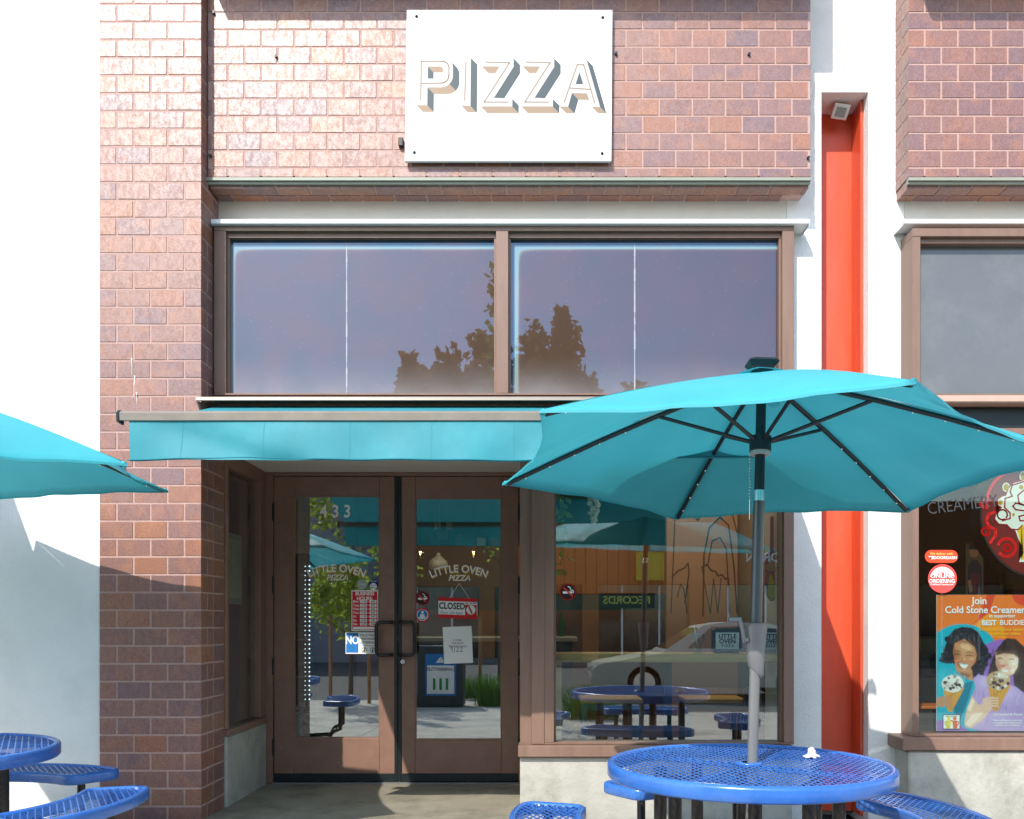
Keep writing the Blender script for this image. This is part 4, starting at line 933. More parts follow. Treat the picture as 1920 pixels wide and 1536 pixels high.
# poster
YPo = YG2 + .016
po = thing('donation_poster', 'bright orange and purple charity poster in the ice cream shop window', 'poster', (2.6, YPo, 1))
import numpy as np
class Raster:
    """collects the same shapes as Sheet and prints them, slightly softened, as colours on one fine grid"""
    def __init__(s, u0, u1, v0, v1, st):
        s.u = np.arange(u0, u1 + .1, st); s.v = np.arange(v0, v1 + .1, st); s.U, s.V = np.meshgrid(s.u, s.v); s.ops = []; s.rng = np.random.default_rng(3)
    def col(s, m): return np.array(m.node_tree.nodes['Principled BSDF'].inputs['Base Color'].default_value[:3])
    def poly(s, pts, m, l=1): s.ops.append((l, len(s.ops), 'p', [tuple(p) for p in pts], s.col(m)))
    rect = Sheet.rect; disc = Sheet.disc; line = Sheet.line; ring = Sheet.ring
    def soft(s, l, cu, cv, ru, rv_, c, amt=1.0, p=2.0): s.ops.append((l, len(s.ops), 'e', (cu, cv, ru, rv_, amt, p), np.array(lin(*c)[:3])))
    @staticmethod
    def blur(a, n=1):
        for _ in range(n):
            b_ = np.pad(a, 1, mode='edge'); a = (b_[:-2, 1:-1] + b_[2:, 1:-1] + b_[1:-1, :-2] + b_[1:-1, 2:] + 2 * b_[1:-1, 1:-1]) / 6
        return a
    def paint(s):
        H, W_ = s.U.shape; img = np.zeros((H, W_, 3))
        for l, _, k, d, c in sorted(s.ops, key=lambda o: (o[0], o[1])):
            if k == 'p':
                us = [p[0] for p in d]; vs = [p[1] for p in d]
                i0, i1 = np.searchsorted(s.v, min(vs) - 14), np.searchsorted(s.v, max(vs) + 14); j0, j1 = np.searchsorted(s.u, min(us) - 14), np.searchsorted(s.u, max(us) + 14)
                if i1 <= i0 or j1 <= j0: continue
                U, V = s.U[i0:i1, j0:j1], s.V[i0:i1, j0:j1]; ins = np.zeros(U.shape, bool)
                for q in range(len(d)):
                    (xa, ya), (xb, yb) = d[q], d[q - 1]
                    if ya == yb: continue
                    ins ^= ((ya > V) != (yb > V)) & (U < (xb - xa) * (V - ya) / (yb - ya) + xa)
                big = (max(us) - min(us)) * (max(vs) - min(vs)) > 2500
                mk = s.blur(ins.astype(float), 2 if big else 1)[..., None]; img[i0:i1, j0:j1] = img[i0:i1, j0:j1] * (1 - mk) + c * mk
            else:
                cu, cv, ru, rv_, amt, p = d; r2 = ((s.U - cu) / ru) ** 2 + ((s.V - cv) / rv_) ** 2; mk = (amt * np.exp(-r2 * 1.2))[..., None]; img = img * (1 - mk) + c * mk
        return np.clip(img * (1 + s.rng.normal(0, .03, (H, W_, 1))), 0, 1)
    def build_print(s, name, Y, parent):
        img = s.paint(); H, W_ = s.U.shape
        x = PX(1700 + s.U / 4.8, Y); z = PZ(1100 + s.V / 4.8, Y); co = np.stack([x, np.full_like(x, Y), z], -1).reshape(-1, 3)
        idx = np.arange(H * W_).reshape(H, W_); f = np.stack([idx[:-1, :-1], idx[1:, :-1], idx[1:, 1:], idx[:-1, 1:]], -1).reshape(-1, 4)
        me = bpy.data.meshes.new(name); me.from_pydata(co.tolist(), [], f.tolist()); at = me.color_attributes.new('ink', 'FLOAT_COLOR', 'POINT')
        at.data.foreach_set('color', np.concatenate([img.reshape(-1, 3), np.ones((H * W_, 1))], 1).astype(np.float32).ravel())
        m = bpy.data.materials.new('poster_ink'); m.use_nodes = True; vc = m.node_tree.nodes.new('ShaderNodeVertexColor'); vc.layer_name = 'ink'
        m.node_tree.links.new(vc.outputs[0], m.node_tree.nodes['Principled BSDF'].inputs['Base Color']); m.node_tree.nodes['Principled BSDF'].inputs['Roughness'].default_value = .35
        me.materials.append(m); return put(name, me, parent)
s = Raster(270, 1374, 75, 1300, 4.0)
PO, PU, PTL = flat('poster_orange', 240, 120, 45), flat('poster_purple', 150, 105, 190), flat('poster_teal', 30, 170, 195)
PR, PW, PY = flat('poster_red', 225, 70, 40), P_WHITE, flat('poster_yellow', 240, 190, 50)
SK1, SK2 = flat('poster_skin_tan', 205, 140, 100), flat('poster_skin_light', 235, 190, 165); HR1, HR2 = flat('poster_hair_black', 38, 33, 42), flat('poster_hair_brown', 58, 40, 40)
LAV, CONE, CRM, CHOC = flat('poster_lavender', 190, 160, 215), flat('poster_cone', 225, 160, 70), flat('poster_cream', 235, 230, 225), flat('poster_chocolate', 80, 45, 40)
PAO = flat('poster_amber', 245, 150, 35)
s.rect(270, 75, 1400, 1300, PO, 0)
s.poly([(720, 75), (800, 75), (740, 240), (560, 370), (640, 300)], PR, 1); s.poly([(740, 240), (850, 300), (900, 470), (640, 430), (580, 360)], PAO, 1.2); s.disc(1056, 60, 110, PR, 1)
s.poly([(270, 370)] + arcp(500, 620, 330, 285, 225, 330, 10) + [(780, 1300), (270, 1300)], PTL, 2)
s.poly([(640, 1300), (600, 700)] + arcp(870, 720, 270, 245, 190, 340, 10) + [(1400, 700), (1400, 1300)], PU, 2.2)
s.poly([(270, 1210), (360, 1190), (470, 1230), (560, 1300), (270, 1300)], PU, 2.4)
# girl with dark curls
curl = [(340, 690), (285, 670), (330, 600), (345, 540), (380, 440), (430, 385), (500, 362), (590, 372), (650, 415), (690, 500), (735, 560), (725, 640), (715, 720), (690, 790), (620, 770), (600, 840), (440, 700)]
s.poly(curl, HR1, 3)
for k in range(26):
    a = random.uniform(0, 6.28); u, v = random.choice([(320, 660), (350, 590), (385, 500), (690, 620), (680, 720), (715, 600), (650, 760)]); s.disc(u + random.uniform(-30, 30), v + random.uniform(-40, 40), random.uniform(14, 30), HR1, 3.1, 9)
for k in range(14): u = random.uniform(380, 640); s.line([(u, random.uniform(400, 470)), (u + random.uniform(-30, 30), random.uniform(470, 520))], 4, flat('poster_hair_shine', 95, 92, 105), 3.3)
s.poly([(430, 680), (450, 760), (540, 830), (600, 850), (590, 760), (560, 700)], SK1, 3.4)
s.poly([(270, 1100), (275, 720), (320, 700), (420, 690), (440, 760), (500, 830), (600, 850), (680, 860), (600, 1090), (520, 1260), (300, 1180)], PTL, 3.5)
s.poly([(440, 800), (520, 870), (600, 850), (560, 1000), (470, 1240), (420, 1100)], flat('poster_teal_dark', 15, 120, 150), 3.6)
s.poly([(432, 510), (520, 470), (610, 545), (632, 610), (618, 680), (570, 740), (520, 765), (470, 720), (435, 660), (418, 590)], SK1, 4)
s.poly([(470, 685), (560, 700), (530, 738), (495, 728)], P_WHITE, 4.6); s.line([(465, 682), (500, 696), (562, 700)], 5, CHOC, 4.7)
for u, v in ((458, 612), (562, 622)): s.line([(u - 26, v), (u, v - 7), (u + 26, v + 3)], 7, HR1, 4.6); s.line([(u - 30, v - 26), (u, v - 34), (u + 30, v - 24)], 5, HR1, 4.6)
s.poly([(498, 640), (520, 640), (532, 668), (490, 668)], flat('poster_skin_shade', 175, 110, 78), 4.5)
SH1, HL1, CHK = flat('poster_skin_dim', 170, 105, 72), flat('poster_skin_glow', 232, 178, 138), flat('poster_cheek', 214, 120, 90)
s.poly([(432, 520), (418, 590), (435, 660), (470, 720), (500, 752), (480, 700), (452, 650), (440, 590)], SH1, 4.3); s.poly([(500, 500), (560, 520), (590, 560), (560, 575), (510, 560), (480, 530)], HL1, 4.3)
s.disc(455, 668, 26, CHK, 4.35, 14, 20); s.disc(588, 668, 26, CHK, 4.35, 14, 22); s.disc(590, 655, 12, HL1, 4.4, 12, 9); s.disc(520, 655, 7, HL1, 4.7, 10, 14); s.disc(515, 750, 16, HL1, 4.4, 12, 7)
s.poly([(455, 760), (500, 800), (560, 820), (590, 780), (560, 790), (500, 775)], SH1, 3.45)
for k in range(70):
    u, v = random.choice([(330, 640), (350, 570), (390, 480), (690, 600), (690, 700), (660, 520), (560, 410), (470, 420)]); u += random.uniform(-30, 30); v += random.uniform(-45, 45); a = random.uniform(0, 6.28); r_ = random.uniform(10, 22)
    s.line([(u + r_ * math.cos(a + b_), v + r_ * math.sin(a + b_)) for b_ in (0, .5, 1.0, 1.5, 2.0)], 3, random.choice([MATS['poster_hair_shine'], flat('poster_hair_mid', 62, 56, 70)]), 3.35)
for k in range(12): u = 300 + k * 22; s.line([(u, 760 + random.uniform(0, 60)), (u + random.uniform(-20, 30), 960 + random.uniform(-60, 120))], 5, random.choice([flat('poster_teal_dark', 15, 120, 150), flat('poster_teal_light', 70, 195, 210)]), 3.55)
# girl with straight hair
s.poly([(720, 830), (760, 690), (800, 580), (860, 500), (900, 465), (980, 470), (1056, 540), (1120, 700), (1110, 1000), (980, 1040), (960, 800), (760, 860)], HR2, 4)
s.poly([(520, 1230), (560, 1060), (620, 900), (600, 830), (640, 790), (720, 810), (800, 850), (980, 900), (1060, 960), (1100, 1300), (700, 1300), (560, 1275)], LAV, 5)
s.poly([(520, 1230), (540, 1100), (590, 980), (640, 1060), (720, 1060), (760, 1010), (800, 1060), (700, 1180), (580, 1275), (530, 1262)], SK2, 5.4)
s.poly([(800, 600), (850, 560), (960, 590), (1005, 640), (1000, 720), (960, 790), (900, 815), (840, 780), (805, 700)], SK2, 5)
s.poly([(800, 620), (830, 545), (900, 510), (985, 540), (1010, 640), (960, 610), (880, 600)], HR2, 5.3)
s.poly([(845, 738), (930, 740), (900, 770), (865, 765)], P_WHITE, 5.5); s.line([(842, 735), (880, 748), (934, 738)], 5, PR, 5.6)
for u, v in ((842, 648), (945, 655)): s.line([(u - 22, v), (u, v - 6), (u + 22, v + 2)], 6, HR1, 5.5)
HL2, SH2 = flat('poster_face_glow', 250, 222, 205), flat('poster_face_dim', 205, 150, 128)
s.poly([(930, 640), (1000, 650), (996, 720), (958, 785), (930, 770), (960, 700)], HL2, 5.2); s.poly([(806, 640), (812, 705), (842, 772), (880, 808), (850, 740), (832, 690)], SH2, 5.2); s.disc(862, 715, 22, CHK, 5.25, 12, 15); s.disc(960, 718, 22, flat('poster_cheek_light', 240, 170, 150), 5.25, 12, 15); s.poly([(884, 672), (902, 672), (910, 706), (876, 706)], SH2, 5.3)
for k in range(46): u = random.choice([random.uniform(735, 800), random.uniform(1000, 1100)]); v = random.uniform(600, 800); s.line([(u + 30, v - 60), (u + 8, v), (u - 6, v + 90)], 4, random.choice([flat('poster_hair_warm', 92, 66, 60), HR1]), 4.4)
for k in range(16): u = 840 + k * 11; s.line([(905 + (u - 905) * .5, 480), (u, 590 + random.uniform(-12, 16))], 4, random.choice([flat('poster_hair_warm', 92, 66, 60), HR1]), 5.45)
for k in range(26): u, v = random.uniform(620, 1040), random.uniform(880, 1180); s.line([(u, v), (u + random.uniform(-30, 30), v + random.uniform(30, 70))], 6, random.choice([flat('poster_lavender_dim', 160, 130, 190), flat('poster_lavender_lit', 212, 188, 232)]), 5.2)
s.poly([(530, 1235), (590, 1150), (690, 1130), (640, 1190), (570, 1262)], HL2, 5.45); s.poly([(545, 1110), (590, 1000), (612, 1035), (575, 1130)], HL2, 5.45)
def cone_(cx_, cy_, k, mcol, l):
    s.poly([(cx_ - 85 * k, cy_ + 20 * k), (cx_ + 105 * k, cy_ + 5 * k), (cx_ - 10 * k, cy_ + 225 * k), (cx_ - 45 * k, cy_ + 215 * k)], CONE, l)
    for j in range(5): s.line([(cx_ - 70 * k + 34 * j * k, cy_ + 30 * k), (cx_ - 38 * k + 8 * j * k, cy_ + 205 * k)], 3, flat('poster_cone_line', 170, 105, 40), l + .1); s.line([(cx_ + 90 * k - 30 * j * k, cy_ + 20 * k), (cx_ - 55 * k + 2 * j, cy_ + (90 + 25 * j) * k)], 3, flat('poster_cone_line', 170, 105, 40), l + .1)
    s.disc(cx_, cy_ - 30 * k, 100 * k, mcol, l + .2, 22, 78 * k)
    for j in range(26):
        a, r_ = random.uniform(0, 6.28), random.uniform(0, .9) ** .6
        s.disc(cx_ + 95 * k * r_ * math.cos(a), cy_ - 30 * k + 72 * k * r_ * math.sin(a), random.uniform(6, 17) * k, random.choice([CHOC, HR1, CRM, CHOC]), l + .3, 7)
cone_(415, 905, 1.0, CRM, 6); cone_(825, 880, 1.1, flat('poster_icecream_tan', 205, 165, 130), 6)
for bx, by, sk in ((360, 1035, SK1), (775, 1040, SK2)):
    for j in range(4): s.poly([(bx - 55, by - 48 + 24 * j), (bx + 45, by - 44 + 24 * j), (bx + 58, by - 34 + 24 * j), (bx + 45, by - 24 + 24 * j), (bx - 55, by - 27 + 24 * j)], sk, 7 + j * .1); s.line([(bx - 50, by - 27 + 24 * j), (bx + 45, by - 25 + 24 * j)], 2.4, flat('poster_skin_shade', 175, 110, 78), 7.5)
    s.poly([(bx - 90, by - 30), (bx - 45, by - 45), (bx - 40, by + 50), (bx - 95, by + 40)], sk, 6.9)
# soft tones of the photograph on the poster
for cu, cv, ru, rv_, c, am in ((540, 560, 60, 40, (236, 185, 145), .55), (455, 620, 26, 60, (150, 88, 60), .5), (610, 640, 26, 60, (160, 95, 65), .45), (590, 650, 26, 20, (240, 185, 150), .6), (460, 660, 24, 20, (225, 150, 115), .5), (512, 655, 10, 22, (240, 190, 155), .6), (512, 675, 24, 7, (140, 75, 55), .6), (520, 752, 30, 12, (225, 160, 125), .5), (500, 790, 60, 22, (130, 78, 55), .5), (520, 498, 70, 22, (120, 75, 60), .5)):
    s.soft(4.55, cu, cv, ru, rv_, c, am)
for cu, cv, ru, rv_, c, am in ((960, 690, 40, 70, (253, 232, 220), .7), (825, 690, 22, 70, (190, 130, 110), .5), (880, 600, 70, 22, (165, 115, 100), .45), (862, 715, 26, 18, (235, 150, 135), .5), (893, 690, 9, 18, (250, 220, 205), .6), (893, 709, 20, 6, (180, 110, 95), .6), (890, 800, 40, 14, (200, 145, 125), .5)):
    s.soft(5.45, cu, cv, ru, rv_, c, am)
for cu, cv, ru, rv_, c, am in ((330, 850, 40, 120, (70, 200, 220), .5), (430, 1000, 40, 120, (10, 105, 135), .5), (640, 1180, 60, 60, (250, 215, 195), .5), (900, 960, 90, 70, (215, 190, 235), .6), (1000, 1150, 90, 110, (150, 120, 185), .5), (700, 860, 60, 50, (220, 195, 238), .6)):
    s.soft(5.48, cu, cv, ru, rv_, c, am)
for cu, cv in ((415, 860), (825, 830)): s.soft(6.35, cu + 40, cv - 30, 45, 35, (252, 246, 236), .55); s.soft(6.35, cu - 50, cv + 30, 45, 35, (110, 85, 75), .4)
s.build_print('photo_print', YPo, po)
s = Sheet(YPo - .0005, 1700, 1100, 4.8)
# lettering
for t_, u, v, sz in (('Join', 652, 130, 92), ('Cold Stone Creamery', 720, 212, 88), ('in supporting', 856, 264, 44)):
    s.text(t_, u, v, sz, P_WHITE, 8, bold=.02, sx=.96 if sz > 50 else 1)
s.text('BEST', 738, 328, 66, P_WHITE, 8, bold=.03, sx=.95); s.text('BUDDIES', 960, 326, 66, P_WHITE, 8, bold=.012, sx=.95)
s.text('Donate throughout September\nin stores or online', 880, 405, 37, PY, 8, bold=.015)
s.text('Christabel & Reyes', 905, 1150, 34, P_WHITE, 8, shear=.2); s.text('Make a difference in the lives\nof people with intellectual &\ndevelopmental disabilities', 905, 1225, 22, P_WHITE, 8, bold=.015)
s.rect(326, 1153, 476, 1280, P_WHITE, 8); s.line([(326, 1153), (476, 1153), (476, 1280), (326, 1280)], 6, P_BLACK, 8.6, True)
for c_, u, f in ((flat('poster_figure_yellow', 235, 215, 40), 375, 1), (P_ORANGE, 430, -1)):
    s.disc(u, 1187, 17, c_, 8.3, 14); s.poly([(u - 20 * f, 1206), (u + 22 * f, 1206), (u + 18 * f, 1240), (u + 14 * f, 1275), (u - 2 * f, 1275), (u, 1245), (u - 10 * f, 1275), (u - 24 * f, 1275), (u - 18 * f, 1240)], c_, 8.3)
    s.line([(u - 18 * f, 1210), (u - 36 * f, 1222), (u - 26 * f, 1248)], 9, c_, 8.3); s.line([(u + 18 * f, 1210), (u + 38 * f, 1205)], 9, c_, 8.4)
s.text('BEST BUDDIES', 401, 1168, 16, P_BLACK, 8.6, bold=.02)
s.build('poster_lettering', po)
MB().box(PX(1756, YPo), PX(1756, YPo) + .78, YPo + .001, YPo + .004, PZ(1371, YPo), PZ(1115.5, YPo)).build('backing_sheet', P_WHITE, po)
# stickers
s = Sheet(YG2 - .001); pts = arcp(1746, 1043.5, 12, 12, 90, 270, 8) + arcp(1784, 1043.5, 12, 12, -90, 90, 8); s.poly(pts, flat('sticker_orange', 238, 70, 38), 1)
s.text('We deliver with', 1765, 1038.5, 6.6, flat('sticker_gold', 240, 190, 90), 2, bold=.01); s.text('DOORDASH', 1772, 1046, 7.8, P_WHITE, 2, bold=.012); s.poly([(1740, 1043), (1750, 1043), (1751.5, 1045.5), (1749, 1048.5), (1744.5, 1048.5), (1744, 1046.8), (1748, 1046.6), (1748.4, 1045), (1742.5, 1045)], P_WHITE, 2)
s.build('delivery_sticker', None, label='orange pill-shaped delivery sticker on the ice cream shop window', cat='sticker')
s = Sheet(YG2 - .001); s.disc(1767, 1085, 27, flat('sticker_coral', 235, 75, 70), 1, 40); s.poly(arcp(1767, 1085, 23, 22, 188, 352, 14) + [(1786, 1079), (1767, 1074), (1748, 1079)], flat('sticker_pale', 215, 205, 205), 2)
s.text('ONLINE', 1766, 1080, 12, P_WHITE, 3, bold=.012); s.text('ORDERING', 1766, 1090, 9.8, P_WHITE, 3, bold=.012); s.text('INTRODUCING', 1766, 1073, 4.2, P_RED, 3); s.text('ColdStoneCreamery.com', 1766, 1096, 4.2, P_WHITE, 3, bold=.01)
s.build('ordering_sticker', None, label='round coral online ordering sticker on the ice cream shop window', cat='sticker')
s = Sheet(YG2 - .001); gm = flat('etched_grey', 120, 125, 130, k=.25); s.text('CREAMERY', 1738, 955, 33, gm, 1, sx=.82, align='LEFT', bold=-.008, rot=.12); s.build('window_lettering', rl)
# round illuminated sign hanging inside the glass
YR_ = .34; cxp, cyp, rp_ = 1958, 966, 117
rs = thing('round_sign', 'big round red ice cream cone sign hanging inside the right window', 'sign', (PX(cxp, YR_), YR_, PZ(cyp, YR_)))
cx_, cz_ = PX(cxp, YR_), PZ(cyp, YR_); rad = rp_ * (YR_ - CAM_Y) / FPX
def drum(q, r0, r1, y0, y1, mi=0, n=48):
    vs = [(cx_ + r_ * math.cos(2 * math.pi * i / n), y, cz_ + r_ * math.sin(2 * math.pi * i / n)) for r_, y in ((r0, y0), (r1, y1)) for i in range(n)]
    q.add(vs, [(i, (i + 1) % n, n + (i + 1) % n, n + i) for i in range(n)], mi, True)
q = MB(); drum(q, rad, rad * 1.0, YR_, YR_ + .18); drum(q, rad * .001, rad, YR_ + .18, YR_ + .18); drum(q, rad, rad + .012, YR_, YR_); drum(q, rad + .012, rad + .012, YR_, YR_ + .02); q.build('drum', M_BLACK, rs)
q = MB(); n = 48; q.add([(cx_ + rad * math.cos(2 * math.pi * i / n), YR_ - .001, cz_ + rad * math.sin(2 * math.pi * i / n)) for i in range(n)], [tuple(range(n))[::-1]])
q.build('face', mat('sign_dark_red', lin(120, 20, 16)[:3], .35), rs)
s = Sheet(YR_ - .002, 1700, 860, 4.8); BR = mat('sign_bright_red', lin(225, 25, 30)[:3], .35, emit=lin(225, 25, 30), estr=.12); CRW = mat('sign_cream', lin(240, 236, 225)[:3], .4); GLD = flat('sign_gold', 190, 150, 30); YEL = mat('sign_yellow', lin(245, 190, 40)[:3], .4); DR = flat('sign_outline_red', 170, 18, 40)
s.line(arcp(970, 420, 250, 300, 175, 268, 12), 22, BR, 1)
s.line([(690, 380), (660, 410), (690, 440)], 22, BR, 1)
s.line([(800, 480), (740, 500), (715, 560), (745, 610), (800, 640), (800, 690), (750, 760)], 26, BR, 1); s.ring(710, 655, 34, 18, BR, 1)
s.line(arcp(900, 800, 80, 80, 200, 500, 16), 26, BR, 1); s.ring(905, 805, 30, 20, BR, 1.1)
swirl = [(1238, 190), (1040, 195), (960, 215), (915, 265), (890, 330), (860, 335), (815, 370), (820, 420), (850, 440), (800, 500), (790, 545), (830, 590), (900, 595), (940, 635), (1000, 640), (1040, 600), (1238, 640)]
s.poly(swirl, CRW, 2); s.line(swirl[1:-1], 11, DR, 3)
s.line(arcp(860, 505, 45, 45, 60, 400, 16), 14, DR, 3); s.line([(860, 560), (930, 540), (930, 490), (880, 440), (885, 360), (950, 340), (930, 300), (950, 240), (1060, 205)], 13, DR, 3); s.line([(1060, 280), (1000, 330), (1010, 400), (1056, 420), (980, 400), (955, 430), (980, 460), (1056, 470)], 14, DR, 3); s.line([(1056, 510), (1010, 520), (1020, 560), (1056, 560)], 14, DR, 3)
for u, v, w_, h_ in ((895, 258, 26, 32), (843, 395, 20, 22), (1045, 160, 22, 36), (1030, 258, 20, 20), (960, 505, 12, 14)): s.disc(u, v, w_ + 9, CRW, 2.5, 18, h_ + 10); s.disc(u, v, w_, GLD, 3.5, 18, h_)
s.poly([(975, 640), (1020, 545), (1238, 545), (1238, 930), (1010, 930), (1035, 870), (1030, 790)], CRW, 1.6); s.poly([(995, 650), (1030, 570), (1238, 570), (1238, 910), (1030, 910), (1050, 850)], YEL, 1.9)
for k in range(4): s.line([(1020 + 8 * k, 640 + 60 * k), (1100, 620 + 70 * k)], 6, GLD, 2.2)
nv = len(s.mb.v); s.mb.v += [(2 * cx_ - x, y, z) for x, y, z in s.mb.v]; nf = len(s.mb.f)
s.mb.f += [tuple(i + nv for i in f)[::-1] for f in s.mb.f]; s.mb.m += s.mb.m[:nf]; s.mb.sm += s.mb.sm[:nf]
s.build('cone_graphic', rs)
for dx in (-.12, .12): MB().tube([(cx_ + dx, YR_ + .05, cz_ + rad * .9), (cx_ + dx, YR_ + .05, 2.40)], .004, 6).build('hanger', M_CHROME, rs)
# things in the ice cream shop
MB().box(2.55, 5.5, 3.4, 4.0, 0, 1.05, ch=.02).build('serving_counter', mat('counter_olive', (.12, .10, .05), .6, var=.2), label='long serving counter inside the ice cream shop', cat='counter')
pc = Sheet(2.6); 
pp = thing('standing_cutout', 'cardboard cutout of a worker in dark cap and maroon apron', 'cutout', (PX(1828, 2.6), 2.6, 0))
pc.disc(1826, 1034, 9, SK1, 1, 16, 12); pc.poly([(1816, 1030), (1817, 1021), (1826, 1018), (1836, 1022), (1837, 1031)], P_BLACK, 2); pc.poly([(1814, 1110), (1815, 1062), (1822, 1050), (1832, 1050), (1840, 1062), (1842, 1110)], flat('cutout_shirt', 40, 44, 60), 1.4); pc.poly([(1820, 1112), (1822, 1075), (1836, 1075), (1838, 1112)], flat('cutout_apron', 120, 35, 40), 2); pc.poly([(1814, 1090), (1820, 1086), (1824, 1108), (1818, 1112)], SK1, 2.4)
pc.poly([(1813, 1215), (1815, 1110), (1841, 1110), (1843, 1215)], flat('cutout_trousers', 30, 32, 38), 1)
pc.build('printed_figure', pp); MB().box(PX(1811, 2.6), PX(1844, 2.6), 2.601, 2.612, 0, PZ(1020, 2.6)).build('cardboard', mat('cardboard', (.2, .14, .08), .8), pp)
for i, (px, py, c_) in enumerate(((1868, 1060, (130, 110, 40)), (1905, 1070, (150, 130, 90)), (1855, 1075, (120, 30, 40)))):
    x, z = PX(px, 4.9), PZ(py, 4.9); MB().box(x - .15, x + .15, 4.96, 4.99, z - .22, z + .22, ch=.004).build('menu_board', flat('menu_%d' % i, *c_), label=('olive', 'tan', 'maroon')[i] + ' menu board on the back wall of the ice cream shop', cat='menu board')
st = thing('high_chair', 'black metal chair with orange seat inside the ice cream shop', 'chair', (2.75, .9, 0))
MB().box(2.52, 2.9, .72, 1.1, .60, .625, ch=.008).build('seat', mat('orange_seat', (.7, .16, .03), .5), st)
for x in (2.56, 2.86):
    for y in (.76, 1.06): MB().tube([(x, y, 0), (x, y, .60 if y > 1 else 1.02)], .018, 8).build('leg', M_BLACK, st)
MB().box(2.545, 2.875, .752, .768, .82, 1.0, ch=.004).build('backrest', M_BLACK, st)
for x, y in ((2.9, 2.2), (3.6, 2.2)):
    MB().lathe([(.0001, 0), (.09, 0), (.095, -.01)], (x, y, 2.846), 16).build('ceiling_light', mat('warm_lamp', (1, .8, .5), .5, emit=(1, .72, .38), estr=5), label='small warm recessed light, %s in the ice cream shop ceiling' % ('nearest the pier' if x < 3 else 'farther right'), cat='ceiling light')

# ================================================================ pizzeria interior
M_IW = mat('inside_white_wall', (.60, .61, .60), .7, var=.04); M_ITEAL = mat('inside_teal_wall', (.03, .13, .15), .7, var=.06); M_KRAFT = mat('kraft_brown_wall', (.34, .185, .12), .75, var=.06)
room('pizzeria', -2.35, 1.80, .76, 6.4, 0, 2.75, M_DKWALL, M_FLOORI, mat('inside_ceiling_teal', (.022, .05, .055), .8), M_ITEAL, None)
MB().box(-.09, 1.58, .305, .755, -.1, 0).build('floor', M_FLOORI, kind='structure'); MB().box(-.09, 1.58, .305, .755, 2.345, 2.75).build('ceiling', M_BROWN2, kind='structure')
MB().box(-2.35, XE - .12, .41, .755, -.1, 2.75).build('wall_left', M_DKWALL, kind='structure')
# side wall inside the window: white, with the kraft mural wall behind it
MB().box(1.56, 1.58, .31, .755, 0, 2.34).build('wall_right', M_IW, kind='structure')
mw = thing('mural_wall', 'brown mural wall with black line drawing inside the pizzeria', 'wall', (1.0, 2.6, 0))
YM = 2.6
MB().box(PX(1250, YM), 1.78, YM, YM + .08, 0, 2.74).build('partition', M_KRAFT, mw)
s = Sheet(YM - .002); LK = P_BLACK
s.line([(1318, 1155), (1320, 1040), (1330, 990), (1350, 970), (1366, 985), (1376, 1060), (1382, 1150)], 3, LK, 1); s.line([(1327, 1060), (1335, 1015), (1350, 1008), (1362, 1030), (1368, 1150)], 2.4, LK, 1)
s.line([(1260, 1082), (1272, 1070), (1284, 1065), (1290, 1056), (1292, 1075), (1284, 1130)], 2.6, LK, 1); s.line([(1316, 1064), (1325, 1059), (1334, 1070), (1342, 1072), (1346, 1080), (1354, 1078), (1360, 1086), (1366, 1085), (1366, 1150)], 3, LK, 1)
s.line([(1316, 1064), (1324, 1110), (1332, 1150), (1338, 1085), (1346, 1150), (1352, 1084)], 1.8, LK, 1); s.line([(1372, 960), (1384, 1006), (1392, 990), (1402, 950)], 2.4, LK, 1); s.line([(1298, 960), (1308, 976), (1318, 962)], 2.6, LK, 1)
s.line([(1405, 990), (1398, 1060), (1388, 1140)], 1.8, LK, 1); s.line([(1270, 1120), (1276, 1095), (1282, 1104), (1288, 1150)], 1.8, LK, 1); s.line([(1266, 960), (1262, 1060), (1258, 1150)], 2, LK, 1)
s.build('line_drawing', mw)
# window bar, dispensers, cup, stools
bar = thing('window_bar', 'pale wooden counter bar running along the inside of the window', 'counter', (.6, .5, 0)); ZB = PZ(1226, .36)
MB().box(PX(1040, .36), 1.555, .36, .72, ZB - .055, ZB, ch=.006).build('counter_top', mat('pale_wood', (.62, .38, .15), .45, var=.2, vscale=6, stretch=(.5, 8, 8)), bar)
MB().box(PX(1040, .36), PX(1053, .36), .362, .70, .02, ZB - .056, ch=.004).build('end_leg', MATS['pale_wood'], bar)
for px in (1395, 1245): MB().box(PX(px, .6), PX(px, .6) + .05, .58, .63, .0, ZB - .056).build('support_leg', M_DKMET, bar)
s_ = 0
for i, (px, py, w_) in enumerate(((1342, 1182, 50), (1426, 1182, 28))):
    Yn = .46; x0, x1 = PX(px - 3, Yn), PX(px + 44 + 3, Yn); t = thing('napkin_dispenser', ('black napkin dispenser with shop name card, left of the umbrella pole', 'black napkin dispenser with name card behind the umbrella pole')[i], 'napkin dispenser', ((x0 + x1) / 2, Yn, ZB), group='napkin dispensers on the window bar')
    MB().box(x0, x1, Yn, Yn + .11, ZB, PZ(1178, Yn), ch=.014).build('body', M_BLACK, t)
    s = Sheet(Yn - .001); s.rect(px, 1186, px + 44, 1217, P_WHITE, 1)
    s.text('LITTLE', px + 22, 1193.5, 11.5, P_BLACK, 2, bold=.03); s.text('OVEN', px + 22, 1203, 11.5, P_BLACK, 2, bold=.03); s.text('P I Z Z A', px + 22, 1211, 6, P_BLACK, 2, bold=.03); s.build('name_card', t)
cp = thing('drink_cup', 'clear plastic cup with straw on the window bar', 'cup', (PX(1309, .5), .5, ZB)); cx_, z0 = PX(1309, .5), ZB
q = MB(); q.lathe([(.0001, .001), (.030, .001), (.044, .13), (.046, .131)], (cx_, .5, z0), 20); q.build('cup_body', glass_mat('cup_plastic', tint=(.8, .85, .85), base=.08, dirt=.35), cp)
